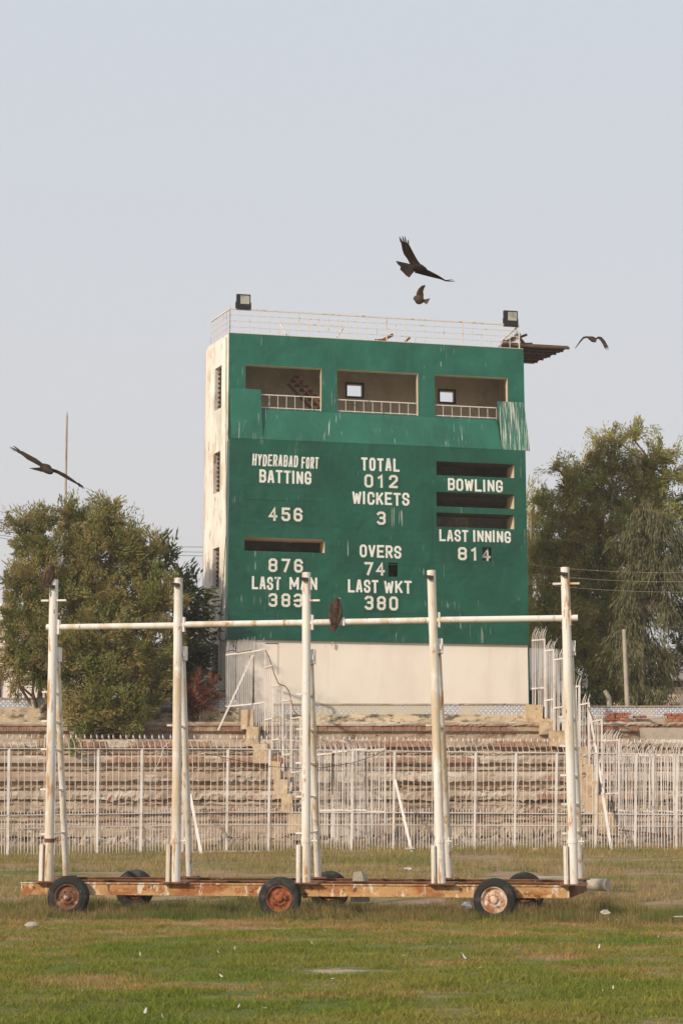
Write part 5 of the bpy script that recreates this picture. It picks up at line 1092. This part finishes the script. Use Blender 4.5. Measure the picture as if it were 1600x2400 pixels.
def tailfan(mb, root, tips, P, dy=0, th=.012):
    a, b = [P(*q, dy) for q in root]; T = [P(*q, dy-.08) for q in tips]; n = len(T); V = []
    for i in range(n): V.append(a.lerp(b, i/(n-1)))
    V2 = V+T; o = Vector((0, th, 0)); W_ = [v-o for v in V2]+[v+o*.6 for v in V2]; F = []
    for i in range(n-1): F += [(i, i+1, n+i+1, n+i), (2*n+i, 3*n+i, 3*n+i+1, 2*n+i+1), (n+i, n+i+1, 3*n+i+1, 3*n+i), (i+1, i, 2*n+i, 2*n+i+1)]
    F += [(0, n, 3*n, 2*n), (2*n-1, n-1, 3*n-1, 4*n-1)]; mb.add(W_, F)
def kite(label, zoom, org, Y, wings, body, fing=(), tail=None, mat=None, base=None, beak=None):
    P = lambda x, y, dy=0: at(x/zoom+org[0], y/zoom+org[1], Y+dy)
    mb = MB()
    for lead, trail, dys in wings: wing(mb, lead, trail, dys, P)
    mb.tube([P(*b[:2], b[2]) for b in body], [b[3] for b in body], 10); fingers(mb, fing, P)
    if tail: tailfan(mb, tail[0], tail[1], P, tail[2] if len(tail) > 2 else 0)
    if beak: mb.tube([P(*beak[0]), P(*beak[1])], [.016, .003], 6)
    c = P(*body[len(body)//2][:2]); o = mb.build('kite_bird', mat or m_kite, None, c); return tag(o, label, 'bird', 'kites flying and perching round the scoreboard')
Z1 = (2.703, (880, 520))
kite('largest flying dark kite above the scoreboard roof with one wing raised', *Z1, 31, [
    ([(300,292),(262,240),(240,200),(222,165),(208,138)], [(225,280),(200,235),(178,205),(168,175),(158,122)], [.0,-.05,-.12,-.2,-.28]),
    ([(285,285),(345,313),(400,342),(440,368),(470,372)], [(245,322),(300,337),(360,352),(410,364),(445,378)], [0,.06,.14,.2,.25])],
    [(228,295,-.12,.05),(250,292,-.05,.075),(280,295,.02,.085),(300,300,.10,.06),(312,304,.2,.045),(318,306,.25,.02)],
    [((160,128),(150,92),-.28),((168,128),(152,100),-.28),((180,130),(168,88),-.28),((192,134),(184,90),-.28),((205,142),(206,112),-.28),((455,374),(505,375),.25),((455,376),(498,380),.25),((450,370),(490,364),.25)],
    ([(240,272),(240,318)], [(128,248),(140,268),(158,284),(154,302),(172,318),(190,338),(212,353)], -.12))
kite('small brown kite flying just below the largest one, its tail to the right', *Z1, 57, [
    ([(262,480),(257,452),(270,425),(290,405),(304,402)], [(302,495),(303,462),(300,440),(308,418),(316,404)], [0,-.1,-.2,-.3,-.35]),
    ([(262,500),(255,508),(250,511)], [(290,505),(275,512),(262,514)], [.05,.2,.35])],
    [(240,484,.0,.05),(252,484,.0,.11),(270,490,0,.17),(288,498,.0,.15),(302,502,.0,.07)],
    [((300,404),(316,399),-.35)], ([(296,494),(300,508)], [(345,484),(338,498),(332,510),(322,523)], 0), m_kite2, beak=((240,484,0),(234,487,0)))
kite('dark kite gliding with arched drooping wings right of the scoreboard canopy', *Z1, 58, [
    ([(1365,738),(1340,724),(1312,728),(1290,755),(1268,790)], [(1352,745),(1335,735),(1316,740),(1296,762),(1272,792)], [0,.05,.1,.2,.3]),
    ([(1388,738),(1410,726),(1430,730),(1452,755),(1470,790)], [(1392,748),(1408,740),(1422,752),(1436,775),(1448,800)], [0,-.05,-.1,-.18,-.25])],
    [(1345,731,.3,.03),(1358,737,.15,.075),(1374,744,.0,.10),(1386,753,-.1,.07),(1390,760,-.15,.02)],
    [((1468,785),(1470,814),-.25),((1460,790),(1462,814),-.25),((1452,792),(1454,810),-.25),((1270,790),(1261,803),.3)], None)
ZL = (7.127, (0, 940))
kite('brown kite soaring with long spread wings in front of the thin pole at the left', *ZL, 33, [
    ([(735,1055),(620,965),(480,890),(390,840),(330,822)], [(700,1105),(590,1045),(460,975),(370,900),(285,850)], [0,.06,.14,.22,.3]),
    ([(830,1115),(950,1148),(1090,1212),(1205,1292),(1312,1372)], [(850,1170),(970,1215),(1075,1278),(1190,1340),(1290,1392)], [0,-.04,-.1,-.16,-.22])],
    [(690,1140,.15,.05),(735,1110,.08,.085),(785,1130,0,.095),(830,1165,-.08,.075),(862,1188,-.14,.045),(885,1198,-.18,.015)],
    [((310,835),(165,765),.3),((300,838),(170,793),.3),((290,845),(205,826),.3),((330,825),(220,745),.3),((1300,1378),(1335,1440),-.22),((1305,1378),(1395,1470),-.22),((1310,1372),(1425,1465),-.22)],
    ([(690,1110),(705,1165)], [(490,1120),(580,1150),(620,1160),(660,1170),(710,1185)], .15), m_kite)
# perched kites
m_kitep = surf('kite_plumage_perched', (.045,.027,.019), [((.10,.06,.04), 14, .46, .62, (1.6,1,.7)), ((.19,.125,.085), 34, .60, .70, (1.4,1,.7)), ((.018,.012,.01), 24, .60, .70)], .85, .5, 60)
def perched(label, zoom, org, Y, prof, wingl, wingr, tail, head, beak, legs, perch, eye):
    P = lambda x, y, dy=0: at(x/zoom+org[0], y/zoom+org[1], Y+dy)
    mb = MB(); n = len(prof); V = []; F = []; S = 14
    for (x, y, rx, ry, dy) in prof:
        c = P(x, y, dy); k = Y/FPX/zoom*1.02
        for j in range(S):
            a = 2*math.pi*j/S; V.append(c+Vector((rx*k*math.cos(a), ry*k*math.sin(a), 0)))
    for i in range(n-1):
        for j in range(S): F.append((i*S+j, i*S+(j+1)%S, (i+1)*S+(j+1)%S, (i+1)*S+j))
    mb.add(V, F, True); mb.add(V[:S], [tuple(range(S))]); mb.add(V[-S:], [tuple(range(S-1,-1,-1))])
    for w in (wingl, wingr):
        pts = [P(x, y, dy) for x, y, dy, a, b in w]; mb.tube(pts, [(a*Y/FPX/zoom*1.02, b*Y/FPX/zoom*1.02) for x, y, dy, a, b in w], 8)
    tailfan(mb, *tail[:2], P, tail[2])
    o = mb.build('kite_bird', m_kitep, None, P(*prof[n//2][:2])); tag(o, label, 'bird', 'kites flying and perching round the scoreboard')
    b = MB(); b.tube([P(*beak[0]), P(*beak[1]), P(*beak[2])], [.016,.012,.002], 8); b.build('beak', m_beak, o)
    b = MB(); b.lathe([(.001,-.009),(.007,-.006),(.009,0),(.007,.006),(.001,.009)], P(*eye), (0,1,0), 10); b.build('eye', m_black, o)
    for a, c in legs: 
        b = MB(); p, q = P(*a), P(*c); b.tube([p, q], [.016,.010], 6)
        for d in (-.025, 0, .025): b.tube([q, q+Vector((d,-.035,.006)), q+Vector((d*1.2,-.05,-.02))], [.008,.007,.002], 5)
        b.build('leg', m_beak, o)
    return o
m_beak = surf('beak_horn', (.30,.24,.14), rough=.5)
YPB = onfront(786, 1455).y
ZP = (7.127, (660, 1320))
perched('brown kite perched on the crossbar in front of the green board', *ZP, YPB-.02,
    [(935,566,8,8,0),(932,578,36,36,0),(925,600,48,50,0),(915,625,48,48,0),(910,650,56,52,0),(905,690,78,70,0),(900,740,92,80,-.01),(898,800,100,82,-.02),(898,860,98,76,-.03),(896,920,84,60,-.05),(890,980,60,40,-.07),(880,1030,38,24,-.08)],
    [(835,690,-.02,30,40),(815,790,-.05,34,44),(815,880,-.07,34,40),(828,960,-.08,26,28),(838,1040,-.09,16,14),(842,1090,-.09,6,5)],
    [(965,690,-.02,30,40),(985,790,-.05,32,44),(980,880,-.07,32,38),(950,970,-.08,24,26),(905,1080,-.09,16,12),(875,1150,-.09,5,5)],
    ([(838,960),(905,960)], [(772,1142),(800,1130),(838,1128),(865,1150),(890,1120)], -.05), None, ((955,590,-.03),(980,588,-.04),(992,604,-.04)), (((880,1000,.02),(880,935,.03)),((915,1000,.02),(915,935,.03))), None, (944,590,-.068))
YP2 = onfront(124, 1356).y
ZQ = (2.8, (0, 1280))
perched('dark kite perched on the top of the leftmost white upright', *ZQ, YP2-.02,
    [(346,116,3,3,0),(346,122,11,12,0),(344,132,16,17,0),(340,144,16,16,0),(336,156,22,22,0),(330,174,29,28,-.01),(324,194,31,29,-.02),(318,214,29,25,-.03),(312,232,23,18,-.05),(304,250,15,11,-.06)],
    [(318,162,-.03,12,16),(304,190,-.05,14,16),(296,220,-.06,12,13),(290,250,-.08,8,8),(284,275,-.09,3,3)],
    [(350,168,-.03,11,16),(350,196,-.05,12,15),(340,222,-.06,11,12),(318,250,-.08,8,8),(296,280,-.09,3,3)],
    ([(296,236),(318,236)], [(276,290),(281,296),(287,306),(292,298),(298,288)], -.06), None, ((354,128,-.02),(362,129,-.02),(364,136,-.02)), (((332,222,.0),(346,216,.02)),((344,216,.0),(354,214,.02))), None, (352,127,-.045))

# ------------------------------------------------------------------ thin warm haze in the air
mh = bpy.data.materials.new('haze_air'); mh.use_nodes = True; n_ = mh.node_tree; n_.nodes.remove(n_.nodes['Principled BSDF'])
pv = n_.nodes.new('ShaderNodeVolumePrincipled'); pv.inputs['Color'].default_value = (.92, .91, .92, 1); pv.inputs['Density'].default_value = .0006
n_.links.new(pv.outputs[0], n_.nodes['Material Output'].inputs['Volume'])
mb = MB(); mb.box((0, 0, 14), (1240, 1240, 30)); o = mb.build('haze', mh, None, (0, 0, -1)); tag(o, 'thin pale dusty haze in the air over the whole field', 'haze', kind='stuff')
